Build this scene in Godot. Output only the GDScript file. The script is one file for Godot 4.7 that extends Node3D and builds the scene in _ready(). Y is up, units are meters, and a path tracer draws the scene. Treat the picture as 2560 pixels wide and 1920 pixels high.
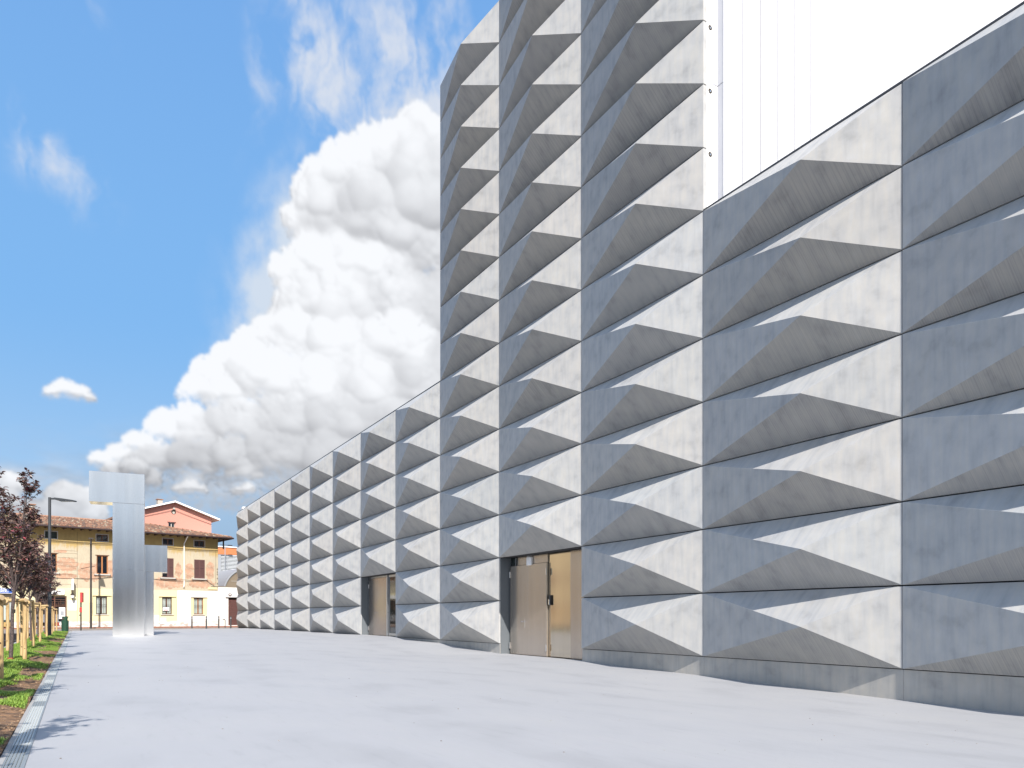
extends Node3D

# ---------------------------------------------------------------- measures
const W := 4.5            # width of one facade panel
const H := 1.3707         # height of one facade panel
const PR := 0.651         # how far each pyramid stands out
const APX := 0.3288       # where its apex lies, from the right edge
const EYE := 0.8626
const TH := 0.5259        # the facade runs this far off the view axis
const CAM_U := 7.382      # camera to the first joint, along the facade
const CAM_W := 11.664     # camera to the facade
const ELEV := 38.0

var rng := RandomNumberGenerator.new()
var taken := {}
var M := {}
var theatre: Node3D
var tint := Color(1, 1, 1)

# ---------------------------------------------------------------- naming
func numbered(n: String) -> String:
	if not taken.has(n):
		taken[n] = 0
		return n
	taken[n] += 1
	return "%s_%03d" % [n, taken[n]]

func tag(o: Node, label := "", category := "", group := "", kind := "") -> Node:
	if label: o.set_meta("label", label)
	if category: o.set_meta("category", category)
	if group: o.set_meta("group", group)
	if kind: o.set_meta("kind", kind)
	return o

func thing(called: String, label: String, category: String, at := Vector3.ZERO, turn := 0.0, group := "") -> Node3D:
	var o := Node3D.new()
	o.name = numbered(called)
	add_child(o)
	o.position = at
	o.rotation.y = turn
	tag(o, label, category, group)
	return o

func kid_name(p: Node, n: String) -> String:
	if p == self:
		return numbered(n)
	var k := n
	var i := 0
	var names: Dictionary = p.get_meta("_names") if p.has_meta("_names") else {}
	if names.has(n):
		i = names[n] + 1
		k = "%s_%03d" % [n, i]
	names[n] = i
	p.set_meta("_names", names)
	return k

func put(called: String, m: Mesh, mat: Material, p: Node = self) -> MeshInstance3D:
	var o := MeshInstance3D.new()
	o.name = kid_name(p, called)
	o.mesh = m
	if mat: o.material_override = mat
	p.add_child(o, true)
	return o

func obj(called: String, st: SurfaceTool, mat: Material, p: Node = self) -> MeshInstance3D:
	return put(called, st.commit(), mat, p)

func node(called: String, p: Node, at := Vector3.ZERO) -> Node3D:
	var o := Node3D.new()
	o.name = kid_name(p, called)
	p.add_child(o, true)
	o.position = at
	return o

# ---------------------------------------------------------------- mesh helpers
func begin() -> SurfaceTool:
	var st := SurfaceTool.new()
	st.begin(Mesh.PRIMITIVE_TRIANGLES)
	return st

func tri(st: SurfaceTool, a: Vector3, b: Vector3, c: Vector3, ua := Vector2.ZERO, ub := Vector2.ZERO, uc := Vector2.ZERO) -> void:
	# a b c run counter-clockwise as seen from outside
	var n := (b - a).cross(c - a)
	if n.length() < 1e-12: return
	n = n.normalized()
	st.set_color(tint)
	st.set_normal(n); st.set_uv(ua); st.set_uv2(ua); st.add_vertex(a)
	st.set_normal(n); st.set_uv(uc); st.set_uv2(uc); st.add_vertex(c)
	st.set_normal(n); st.set_uv(ub); st.set_uv2(ub); st.add_vertex(b)

func quad(st: SurfaceTool, a: Vector3, b: Vector3, c: Vector3, d: Vector3, u := Rect2(0, 0, 1, 1)) -> void:
	var ua := u.position
	var ub := u.position + Vector2(u.size.x, 0)
	var uc := u.position + u.size
	var ud := u.position + Vector2(0, u.size.y)
	tri(st, a, b, c, ua, ub, uc)
	tri(st, a, c, d, ua, uc, ud)

func bx(st: SurfaceTool, lo: Vector3, hi: Vector3) -> void:
	var x0 := lo.x; var y0 := lo.y; var z0 := lo.z
	var x1 := hi.x; var y1 := hi.y; var z1 := hi.z
	var dx := x1 - x0; var dy := y1 - y0; var dz := z1 - z0
	quad(st, Vector3(x0, y0, z1), Vector3(x1, y0, z1), Vector3(x1, y1, z1), Vector3(x0, y1, z1), Rect2(x0, y0, dx, dy))
	quad(st, Vector3(x1, y0, z0), Vector3(x0, y0, z0), Vector3(x0, y1, z0), Vector3(x1, y1, z0), Rect2(-x1, y0, dx, dy))
	quad(st, Vector3(x1, y0, z1), Vector3(x1, y0, z0), Vector3(x1, y1, z0), Vector3(x1, y1, z1), Rect2(-z1, y0, dz, dy))
	quad(st, Vector3(x0, y0, z0), Vector3(x0, y0, z1), Vector3(x0, y1, z1), Vector3(x0, y1, z0), Rect2(z0, y0, dz, dy))
	quad(st, Vector3(x0, y1, z1), Vector3(x1, y1, z1), Vector3(x1, y1, z0), Vector3(x0, y1, z0), Rect2(x0, -z1, dx, dz))
	quad(st, Vector3(x0, y0, z0), Vector3(x1, y0, z0), Vector3(x1, y0, z1), Vector3(x0, y0, z1), Rect2(x0, z0, dx, dz))

# a box with chamfered edges
func cbx(st: SurfaceTool, lo: Vector3, hi: Vector3, c := 0.006) -> void:
	var q := [lo, hi]
	var P := func(i: int, j: int, k: int, ax: int) -> Vector3:
		var v := Vector3(q[i].x, q[j].y, q[k].z)
		var s := Vector3(c if i == 0 else -c, c if j == 0 else -c, c if k == 0 else -c)
		s[ax] = 0.0
		return v + s
	var F := [[0, 1, 2], [1, 2, 0], [2, 0, 1]]
	var get_corner := func(ax: int, side: int, b: int, d: int) -> Vector3:
		var idx := [0, 0, 0]
		idx[ax] = side; idx[(ax + 1) % 3] = b; idx[(ax + 2) % 3] = d
		return P.call(idx[0], idx[1], idx[2], ax)
	for ax in 3:
		for side in 2:
			var a: Vector3 = get_corner.call(ax, side, 0, 0)
			var b: Vector3 = get_corner.call(ax, side, 1, 0)
			var cc: Vector3 = get_corner.call(ax, side, 1, 1)
			var d: Vector3 = get_corner.call(ax, side, 0, 1)
			if side == 1: quad(st, a, b, cc, d)
			else: quad(st, a, d, cc, b)
	# edges: between the faces ax1 and ax2, running along ax3
	for ax in 3:
		var a1 := (ax + 1) % 3
		var a2 := (ax + 2) % 3
		for s1 in 2:
			for s2 in 2:
				var pts := []
				for e in 2:
					var idx := [0, 0, 0]
					idx[ax] = e; idx[a1] = s1; idx[a2] = s2
					pts.append([P.call(idx[0], idx[1], idx[2], a1), P.call(idx[0], idx[1], idx[2], a2)])
				var A: Vector3 = pts[0][0]; var B: Vector3 = pts[1][0]; var C: Vector3 = pts[1][1]; var D: Vector3 = pts[0][1]
				var out := (A + B + C + D) * 0.25 - (lo + hi) * 0.5
				out[ax] = 0.0
				if (B - A).cross(C - A).dot(out) > 0.0: quad(st, A, B, C, D)
				else: quad(st, D, C, B, A)
	for i in 2:
		for j in 2:
			for k in 2:
				var A: Vector3 = P.call(i, j, k, 0); var B: Vector3 = P.call(i, j, k, 1); var C: Vector3 = P.call(i, j, k, 2)
				var out := A - (lo + hi) * 0.5
				if (B - A).cross(C - A).dot(out) > 0.0: tri(st, A, B, C)
				else: tri(st, A, C, B)

# a tube of rings: points, radii
func tube(st: SurfaceTool, pts: Array, rad: Array, sides := 8, caps := true, smooth := true) -> void:
	var rings := []
	st.set_color(tint)
	var n := pts.size()
	var ref := Vector3(0.123, 0.456, 0.881).normalized()
	for i in n:
		var t: Vector3 = (pts[mini(i + 1, n - 1)] - pts[maxi(i - 1, 0)]).normalized()
		if absf(t.dot(ref)) > 0.95: ref = Vector3(0.9, 0.1, 0.2).normalized()
		var a := t.cross(ref).normalized()
		var b := t.cross(a).normalized()
		var ring := []
		for k in sides:
			var w := TAU * k / sides
			ring.append([pts[i] + (a * cos(w) + b * sin(w)) * rad[i], a * cos(w) + b * sin(w)])
		rings.append(ring)
	var v := 0.0
	for i in n - 1:
		var dl: float = (pts[i + 1] - pts[i]).length()
		for k in sides:
			var k2 := (k + 1) % sides
			var A: Array = rings[i][k]; var B: Array = rings[i][k2]; var C: Array = rings[i + 1][k2]; var D: Array = rings[i + 1][k]
			var per: float = TAU * rad[i] / sides
			var fl: Vector3 = (A[1] + B[1]).normalized()
			for q in [[A, k, v], [C, k + 1, v + dl], [B, k + 1, v], [A, k, v], [D, k, v + dl], [C, k + 1, v + dl]]:
				var uv := Vector2(q[1] * per, q[2])
				st.set_normal(q[0][1] if smooth else fl); st.set_uv(uv); st.set_uv2(uv); st.add_vertex(q[0][0])
		v += dl
	if caps:
		for e in 2:
			var ring: Array = rings[0] if e == 0 else rings[n - 1]
			var c: Vector3 = pts[0] if e == 0 else pts[n - 1]
			var out: Vector3 = (pts[0] - pts[1]) if e == 0 else (pts[n - 1] - pts[n - 2])
			for k in sides:
				var A: Vector3 = ring[k][0]; var B: Vector3 = ring[(k + 1) % sides][0]
				if (A - c).cross(B - c).dot(out) > 0.0: tri(st, c, A, B)
				else: tri(st, c, B, A)

func disc_prism(st: SurfaceTool, c: Vector3, r: float, h: float, sides := 24, top_r := -1.0) -> void:
	tube(st, [c, c + Vector3(0, h, 0)], [r, r if top_r < 0.0 else top_r], sides, true)

# ---------------------------------------------------------------- material helpers
func lin(r: float, g: float, b: float, a := 1.0) -> Color:
	var c := Color(r, g, b).linear_to_srgb()
	c.a = a
	return c

func mat(called: String, c: Color, rough := 0.7, metal := 0.0) -> StandardMaterial3D:
	var m := StandardMaterial3D.new()
	m.resource_name = called
	m.albedo_color = c
	m.roughness = rough
	m.metallic = metal
	M[called] = m
	return m

func noise_tex(seed_: int, freq: float, ramp: Array, size := 512, octaves := 4, as_normal := false, ntype := FastNoiseLite.TYPE_SIMPLEX_SMOOTH, bump := 4.0) -> NoiseTexture2D:
	var n := FastNoiseLite.new()
	n.seed = seed_
	n.noise_type = ntype
	n.frequency = freq
	n.fractal_octaves = octaves
	var t := NoiseTexture2D.new()
	t.width = size
	t.height = size
	t.seamless = true
	t.noise = n
	t.as_normal_map = as_normal
	t.bump_strength = bump
	if ramp.size():
		var g := Gradient.new()
		var offs := PackedFloat32Array()
		var cols := PackedColorArray()
		for e in ramp:
			offs.append(e[0])
			cols.append(e[1])
		g.offsets = offs
		g.colors = cols
		t.color_ramp = g
	return t

func grey(v: float) -> Color:
	return Color(v, v, v)

# facade coordinates (metres along from the camera, metres out from the facade) to the world
func fp(t: float, w: float, y := 0.0) -> Vector3:
	var dw := w - CAM_W
	return Vector3(-t * sin(TH) - dw * cos(TH), y, -(t * cos(TH) - dw * sin(TH)))

# the plaza: level along the planting strip, dipping to the foot of the facade in front
func plaza_y(t: float, w: float) -> float:
	var u := (t - CAM_U) / W
	var K := [[-3.0, -0.392], [-0.4, -0.387], [0.0, -0.371], [0.3, -0.352], [1.0, -0.302], [2.0, -0.238], [3.0, -0.235], [4.0, -0.085], [5.0, -0.004], [6.0, 0.004], [8.0, 0.0], [14.0, -0.03]]
	var d: float = K[0][1]
	for i in K.size() - 1:
		if u >= K[i][0] and u < K[i + 1][0]:
			d = lerpf(K[i][1], K[i + 1][1], (u - K[i][0]) / (K[i + 1][0] - K[i][0]))
	if u >= 14.0: d = -0.03
	if t > 66.0: d *= clampf(1.0 - (t - 66.0) / 4.0, 0.0, 1.0)
	if t < -9.0: d *= clampf(1.0 - (-9.0 - t) / 8.0, 0.0, 1.0)
	if w < -0.5: d *= clampf(1.0 - (-0.5 - w) / 4.0, 0.0, 1.0)
	return d * H * (1.0 - smoothstep(0.5, 10.5, w))

# ---------------------------------------------------------------- the sky: air and clouds, painted by direction
const PPD := 4096.0 / 360.0
# clouds: azimuth, elevation, radius (degrees), whiteness, number of puffs
const LOBES := [
	[-25.61, 9.39, 1.82, -2.00, 10],
	[-22.66, 9.61, 2.20, -2.00, 10],
	[-19.27, 9.83, 2.60, -2.00, 10],
	[-15.73, 10.18, 2.67, -2.00, 10],
	[-12.06, 10.34, 3.08, -2.00, 10],
	[-8.29, 10.80, 3.14, -2.00, 10],
	[-27.59, 9.39, 1.33, -2.00, 10],
	[-17.36, 10.75, 2.31, -2.00, 8],
	[-21.14, 10.51, 1.91, -2.00, 8],
	[-3.39, 27.72, 3.35, 0.84, 40],
	[-2.69, 23.12, 3.89, 0.86, 40],
	[-3.04, 18.17, 3.88, 0.82, 40],
	[-3.75, 14.91, 2.82, 0.80, 30],
	[-0.92, 20.71, 3.89, 0.84, 40],
	[-7.08, 31.05, 2.97, 0.88, 60],
	[-9.67, 31.01, 2.42, 0.92, 50],
	[-12.06, 29.77, 2.57, 0.92, 55],
	[-14.08, 28.39, 2.37, 0.90, 55],
	[-15.57, 27.02, 1.51, 0.92, 35],
	[-6.55, 28.70, 3.50, 0.82, 50],
	[-10.70, 27.34, 3.10, 0.80, 50],
	[-14.08, 26.50, 2.03, 0.80, 35],
	[-8.99, 26.91, 3.13, 0.84, 50],
	[-6.20, 25.36, 2.81, 0.80, 50],
	[-8.64, 24.95, 2.44, 0.92, 55],
	[-11.72, 24.46, 2.74, 0.94, 80],
	[-14.41, 24.37, 2.36, 0.96, 80],
	[-16.06, 23.77, 1.83, 0.96, 70],
	[-15.24, 22.12, 2.35, 0.92, 60],
	[-12.74, 22.04, 3.07, 0.90, 60],
	[-8.99, 22.29, 3.13, 0.86, 60],
	[-6.20, 21.82, 2.81, 0.80, 50],
	[-16.06, 21.16, 1.67, 0.80, 35],
	[-17.68, 19.36, 1.81, 0.93, 50],
	[-19.27, 18.90, 1.30, 0.95, 40],
	[-15.73, 19.24, 2.34, 0.95, 60],
	[-12.74, 19.02, 3.07, 0.93, 60],
	[-8.64, 19.26, 3.48, 0.92, 60],
	[-5.85, 18.42, 2.81, 0.76, 40],
	[-20.52, 17.71, 1.44, 0.97, 55],
	[-21.91, 16.81, 1.27, 0.97, 55],
	[-22.81, 15.35, 1.32, 0.97, 55],
	[-20.83, 15.55, 1.92, 0.95, 60],
	[-18.00, 16.43, 2.63, 0.93, 60],
	[-14.41, 16.09, 3.04, 0.93, 60],
	[-10.70, 16.63, 3.10, 0.90, 60],
	[-6.90, 16.47, 3.15, 0.80, 50],
	[-24.89, 12.85, 1.28, 1.00, 50],
	[-23.41, 13.61, 1.24, 0.98, 45],
	[-22.66, 12.44, 1.73, 0.88, 50],
	[-19.90, 13.14, 2.26, 0.84, 55],
	[-16.71, 13.70, 2.65, 0.82, 55],
	[-13.07, 13.92, 3.06, 0.80, 55],
	[-8.99, 13.78, 3.13, 0.78, 50],
	[-5.85, 14.21, 2.81, 0.82, 40],
	[-26.47, 11.62, 1.02, 0.98, 45],
	[-27.73, 10.89, 0.83, 0.92, 35],
	[-28.83, 10.43, 0.70, 0.90, 30],
	[-25.61, 10.79, 1.36, 0.80, 40],
	[-23.26, 10.67, 1.71, 0.70, 40],
	[-20.52, 10.87, 1.92, 0.74, 40],
	[-17.36, 11.40, 2.31, 0.74, 40],
	[-13.74, 11.60, 2.37, 0.75, 40],
	[-10.02, 11.92, 2.07, 0.76, 30],
	[-27.87, 9.67, 0.88, 0.74, 24],
	[-25.90, 9.37, 0.91, 0.66, 22],
	[-16.87, 11.36, 0.66, 0.76, 26],
	[-15.89, 11.68, 0.83, 0.80, 26],
	[-14.91, 11.41, 0.57, 0.74, 26],
	[-20.52, 10.17, 0.51, 0.76, 26],
	[-19.65, 10.42, 0.71, 0.82, 26],
	[-18.76, 10.08, 0.42, 0.74, 24],
	[-24.01, 8.85, 0.46, 0.76, 24],
	[-23.26, 9.09, 0.62, 0.80, 24],
	[-22.51, 8.92, 0.41, 0.74, 24],
	[-20.15, 8.96, 0.39, 0.76, 20],
	[-19.43, 9.13, 0.55, 0.80, 20],
	[-31.60, 14.37, 0.50, 0.86, 34],
	[-30.82, 14.63, 0.73, 0.92, 34],
	[-29.98, 14.52, 0.63, 0.86, 34],
	[-29.37, 14.32, 0.35, 0.76, 20],
	[-33.85, 8.38, 0.91, 0.82, 30],
	[-34.34, 7.47, 1.06, 0.74, 30],
	[-30.56, 7.34, 1.56, 0.76, 30],
	[-29.10, 7.90, 0.87, 0.85, 26],
	[-29.50, 6.96, 1.15, 0.80, 26],
	[-31.34, 6.38, 1.40, 0.70, 20],
	[-26.75, 10.07, 0.78, 0.70, 16],
	[-32.87, 6.57, 1.09, 0.60, 20],
]

func air(az: float, el: float) -> Vector3:
	# clear blue overhead, paler towards the horizon
	var k := clampf(el / 50.0, 0.0, 1.0)
	var c := Vector3(0.46, 0.66, 0.87).lerp(Vector3(0.225, 0.485, 0.87), smoothstep(0.0, 0.42, k))
	c = c.lerp(Vector3(0.17, 0.385, 0.79), smoothstep(0.3, 1.0, k))
	c = c.lerp(Vector3(0.10, 0.25, 0.60), smoothstep(50.0, 90.0, el))
	# the air is brighter and whiter round the sun
	var e := deg_to_rad(el)
	var a := deg_to_rad(az)
	var sx := Vector3(sin(a) * cos(e), sin(e), -cos(a) * cos(e)).angle_to(Vector3(0.313, 0.781, 0.95))
	c = c.lerp(Vector3(1.12, 1.16, 1.22), 0.85 * exp(-pow(sx / 0.72, 2.0)))
	# grey-blue air low under the clouds, all the way round but for a clear gap
	var gap := exp(-pow((az + 36.0) / 9.0, 2.0))
	c = c.lerp(Vector3(0.30, 0.43, 0.60), smoothstep(12.5, 3.5, el) * 0.72 * (1.0 - gap) * (1.0 - 0.8 * exp(-pow(sx / 0.9, 2.0))))
	return c

func blurred(a: PackedFloat32Array, w: int, h: int, k: int) -> PackedFloat32Array:
	var b := PackedFloat32Array(); b.resize(w * h)
	var c := PackedFloat32Array(); c.resize(w * h)
	var inv := 1.0 / (2 * k + 1)
	for y in h:
		var s := 0.0
		var o := y * w
		for x in range(-k, w + k):
			if x + k < w and x + k >= 0: s += a[o + x + k] if x + k >= 0 else 0.0
			if x - k - 1 >= 0 and x - k - 1 < w: s -= a[o + x - k - 1]
			if x >= 0 and x < w: b[o + x] = s * inv
	for x in w:
		var s := 0.0
		for y in range(-k, h + k):
			if y + k < h and y + k >= 0: s += b[(y + k) * w + x]
			if y - k - 1 >= 0 and y - k - 1 < h: s -= b[(y - k - 1) * w + x]
			if y >= 0 and y < h: c[y * w + x] = s * inv
	return c

# a blur that leaves the empty pixels out
func spread(a: PackedFloat32Array, w: int, h: int, k: int) -> PackedFloat32Array:
	var m := PackedFloat32Array(); m.resize(w * h)
	for o in w * h: m[o] = 1.0 if a[o] > 0.0 else 0.0
	var s := blurred(a, w, h, k)
	var t := blurred(m, w, h, k)
	for o in w * h: s[o] = s[o] / t[o] if t[o] > 1e-4 else 0.0
	return s

func paint_sky() -> ImageTexture:
	var fbm := FastNoiseLite.new()
	fbm.seed = 11; fbm.frequency = 1.0; fbm.fractal_octaves = 6; fbm.fractal_gain = 0.55
	fbm.noise_type = FastNoiseLite.TYPE_SIMPLEX_SMOOTH
	# whole dome, coarse: air and scattered cumulus
	var w0 := 720
	var h0 := 360
	var a0 := PackedFloat32Array()
	a0.resize(w0 * h0 * 3)
	for j in h0:
		var el := 90.0 - (j + 0.5) * 180.0 / h0
		for i in w0:
			var az := wrapf((i + 0.5) * 360.0 / w0, -180.0, 180.0)
			var c := air(az, maxf(el, 0.0))
			if el < 0.0:
				c = Vector3(0.36, 0.37, 0.38)
			elif el < 70.0:
				var e := deg_to_rad(el)
				var d := Vector3(sin(deg_to_rad(az)) * cos(e), sin(e) * 1.9, cos(deg_to_rad(az)) * cos(e)) * 2.6
				var n := fbm.get_noise_3dv(d + Vector3(4, 0, 9)) + 0.35 * fbm.get_noise_3dv(d * 3.1)
				var cover := smoothstep(0.08, 0.34, n + 0.16 - absf(el - 22.0) * 0.006)
				var inside := smoothstep(46.0, 60.0, absf(az + 14.0))   # the camera's part of the sky is painted finer below
				cover *= inside
				var up := fbm.get_noise_3dv(d + Vector3(4.0, 0.12, 9.0))
				var lum := clampf(0.78 + (fbm.get_noise_3dv(d + Vector3(4, 0, 9)) - up) * 1.6, 0.55, 0.95)
				c = c.lerp(Vector3(lum, lum * 1.005, lum * 1.02), cover * 0.92)
			var o := (j * w0 + i) * 3
			a0[o] = c.x; a0[o + 1] = c.y; a0[o + 2] = c.z
	var whole := Image.create_from_data(w0, h0, false, Image.FORMAT_RGBF, a0.to_byte_array())
	whole.resize(4096, 2048, Image.INTERPOLATE_BILINEAR)
	# the part with the tall cumulus, fine
	var AZ0 := -44.0
	var EL1 := 49.0
	var pw := int(66.0 * PPD)
	var ph := int(EL1 * PPD)
	var den := PackedFloat32Array(); den.resize(pw * ph)
	var lum := PackedFloat32Array(); lum.resize(pw * ph)
	# heaps of billows: spheres of three sizes on every lobe, kept in a depth buffer
	var top := PackedFloat32Array(); top.resize(pw * ph)
	var r := RandomNumberGenerator.new()
	r.seed = 77
	var nl := 0
	for L in LOBES:
		nl += 1
		var veil: bool = L[3] < 0.0
		var cx: float = (L[0] - AZ0) * PPD
		var cy: float = (EL1 - L[1]) * PPD
		var R: float = L[2] * PPD
		var tone: float = (0.80 if L[3] > -1.5 else 0.70) if veil else L[3]
		var lift := 40.0 + nl * 1.1
		var balls := [[cx, cy, lift, R * 0.86]]
		for level in 4:
			var count: int = [16, 70, 260, 420][level]
			var size: float = [0.40, 0.20, 0.095, 0.05][level]
			if R < 22.0: count = int(count * 0.6)
			for k in count:
				var ph1 := r.randf() * TAU
				var rad := sqrt(r.randf())
				var sx := cos(ph1) * rad
				var sy := sin(ph1) * rad * 0.95
				var sz := sqrt(maxf(0.0, 1.0 - sx * sx - sy * sy))
				var reach: float = [0.80, 0.94, 1.03, 1.05][level]
				# lumps gather in clusters
				var lump := 0.10 * fbm.get_noise_2d((cx + sx * R) * 0.05 + level * 31.0, (cy + sy * R) * 0.05)
				balls.append([cx + sx * R * (reach + lump), cy + sy * R * (reach + lump), lift + sz * R * (reach + lump) * 0.8, R * size * r.randf_range(0.55, 1.25)])
		for bl in balls:
			var px: float = bl[0]; var py: float = bl[1]; var pz: float = bl[2]; var pr: float = bl[3]
			var ir := 1.0 / (pr * pr)
			var cut := -0.05 + 0.55 * fbm.get_noise_2d(px * 0.022 + nl * 3.0, py * 0.03)
			for yy in range(maxi(0, int(py - pr)), mini(ph, int(py + pr) + 1)):
				var ddy := (yy - py) * (yy - py)
				var fade := 1.0 - 0.96 * smoothstep(cut, cut + 0.95, (yy - cy) / R)
				for xx in range(maxi(0, int(px - pr)), mini(pw, int(px + pr) + 1)):
					var q := 1.0 - ((xx - px) * (xx - px) + ddy) * ir
					if q <= 0.0: continue
					var o := yy * pw + xx
					var al := (fade if not veil else smoothstep(0.0, 0.95, q)) * ((0.30 if L[3] > -1.5 else 0.42) if veil else 1.0)
					if veil:
						den[o] = maxf(den[o], al + 0.10 * fbm.get_noise_2d(xx * 0.05, yy * 0.05))
						if lum[o] == 0.0: lum[o] = tone
						continue
					den[o] = maxf(den[o], al * minf(1.0, q * 4.0))
					var z := pz + pr * sqrt(q) * 0.9 * al - (1.0 - al) * R * 0.5
					if z > top[o]:
						top[o] = z
						lum[o] = tone
	var far := blurred(top, pw, ph, 14)
	var mid := blurred(top, pw, ph, 4)
	var near := blurred(top, pw, ph, 1)
	lum = spread(lum, pw, ph, 5)
	den = blurred(den, pw, ph, 1)
	for j in range(2, ph - 2):
		for i in range(2, pw - 2):
			var o := j * pw + i
			if den[o] < 0.003 or top[o] <= 0.0: continue
			var gx := clampf(near[o + 1] - near[o - 1], -7.0, 7.0) + 0.5 * clampf(mid[o + 2] - mid[o - 2], -8.0, 8.0)
			var gy := clampf(near[o + pw] - near[o - pw], -7.0, 7.0) + 0.5 * clampf(mid[o + 2 * pw] - mid[o - 2 * pw], -8.0, 8.0)
			var n := Vector3(-gx * 0.55, gy * 0.55, 2.6).normalized()
			var lit := n.dot(Vector3(0.18, 0.66, 0.73))
			var v := lum[o] + (lit - 0.66) * 0.21 + clampf((near[o] - mid[o]) * 0.006, -0.03, 0.035) + clampf((mid[o] - far[o]) * 0.0035, -0.045, 0.05) + 0.035
			v += 0.05 * fbm.get_noise_2d(i * 0.022, j * 0.028)
			lum[o] = v
	var data := PackedFloat32Array()
	data.resize(pw * ph * 3)
	for j in ph:
		var el := EL1 - (j + 0.5) / PPD
		for i in pw:
			var az := AZ0 + (i + 0.5) / PPD
			var o := j * pw + i
			var c := air(az, el)
			# thin fair-weather wisps
			var m := 1.0 * exp(-pow((az + 8.0 - (el - 33.0) * 0.12) / 6.5, 2.0) - pow((el - 33.5) / 9.0, 2.0))
			m += 0.80 * exp(-pow((az + 15.0) / 2.4, 2.0) - pow((el - 37.5) / 5.5, 2.0))
			m += 0.45 * exp(-pow((az + 18.8) / 1.4, 2.0) - pow((el - 35.0) / 4.0, 2.0))
			m += 0.85 * exp(-pow((az + 31.5) / 3.6, 2.0) - pow((el - 27.6 + (az + 32.0) * 0.42) / 2.3, 2.0))
			m += 0.40 * exp(-pow((az + 29.0) / 1.5, 2.0) - pow((el - 35.5) / 3.0, 2.0))
			m += 0.80 * exp(-pow((az + 6.0) / 5.0, 2.0) - pow((el - 28.0) / 5.0, 2.0))
			# thin vapour trailing off the left flank of the big cloud
			var hm := exp(-pow((az + 17.8 - (el - 22.0) * 0.22) / 2.6, 2.0) - pow((el - 22.0) / 7.0, 2.0))
			if hm > 0.02:
				var hn := fbm.get_noise_2d(az * 0.34 + 15.0, el * 0.26 + 3.0) * 0.5 + 0.5
				var ht := smoothstep(0.22, 0.72, hn * 0.55 + hm * 0.5) * minf(1.0, hm * 1.8)
				c = c.lerp(Vector3(0.69, 0.76, 0.85), ht * 0.88)
			# the ragged grey base of the big cloud
			var bm := exp(-pow((az + 14.0) / 13.0, 2.0) - pow((el - 10.0) / 2.9, 2.0)) + 0.7 * exp(-pow((az + 33.0) / 6.0, 2.0) - pow((el - 8.3) / 1.6, 2.0))
			if bm > 0.02:
				var bn := fbm.get_noise_2d(az * 0.16 + 90.0, el * 0.42) * 0.5 + 0.5
				var bt := smoothstep(0.30, 0.80, bn * 0.7 + bm * 0.42) * minf(1.0, bm * 1.6)
				var bl := 0.56 + 0.20 * fbm.get_noise_2d(az * 0.30 + 20.0, el * 0.8)
				c = c.lerp(Vector3(bl * 0.90, bl * 1.02, bl * 1.19), bt * 0.85)
			if m > 0.02:
				var wn := fbm.get_noise_2d(az * 0.26 + 0.5 * fbm.get_noise_2d(az * 0.2, el * 0.2), el * 0.15 + 7.0) * 0.5 + 0.5
				var w2 := fbm.get_noise_2d(az * 1.0 + 40.0, el * 0.6) * 0.5 + 0.5
				var t := smoothstep(0.30, 0.98, wn * (0.40 + 0.72 * m) + w2 * 0.26 * m) * minf(1.0, m * 1.6)
				c = c.lerp(Vector3(0.76, 0.79, 0.85), t * 0.85)
			var dn := den[o]
			if dn > 0.02 and dn < 0.98: dn = clampf(dn + 2.2 * dn * (1.0 - dn) * fbm.get_noise_2d(i * 0.16, j * 0.16), 0.0, 1.0)
			if dn > 0.003:
				var v := clampf(lum[o], 0.30, 1.0)
				var g := pow(v, 1.75)
				var cc := Vector3(g * 0.965, g * 0.985, g * 1.0 + 0.022) * 0.97
				cc = cc.lerp(Vector3(0.40, 0.52, 0.68), 0.30 * smoothstep(9.5, 3.5, el))
				c = c.lerp(cc, dn)
			# blend into the coarse dome at the rim
			data[o * 3] = c.x; data[o * 3 + 1] = c.y; data[o * 3 + 2] = c.z
	var patch := Image.create_from_data(pw, ph, false, Image.FORMAT_RGBF, data.to_byte_array())
	var x0 := int(round(AZ0 * PPD))
	var y0 := 1024 - ph
	# the patch spans the seam of the panorama
	var left := -x0
	whole.blit_rect(patch, Rect2i(0, 0, left, ph), Vector2i(4096 - left, y0))
	whole.blit_rect(patch, Rect2i(left, 0, pw - left, ph), Vector2i(0, y0))
	return ImageTexture.create_from_image(whole)

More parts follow.
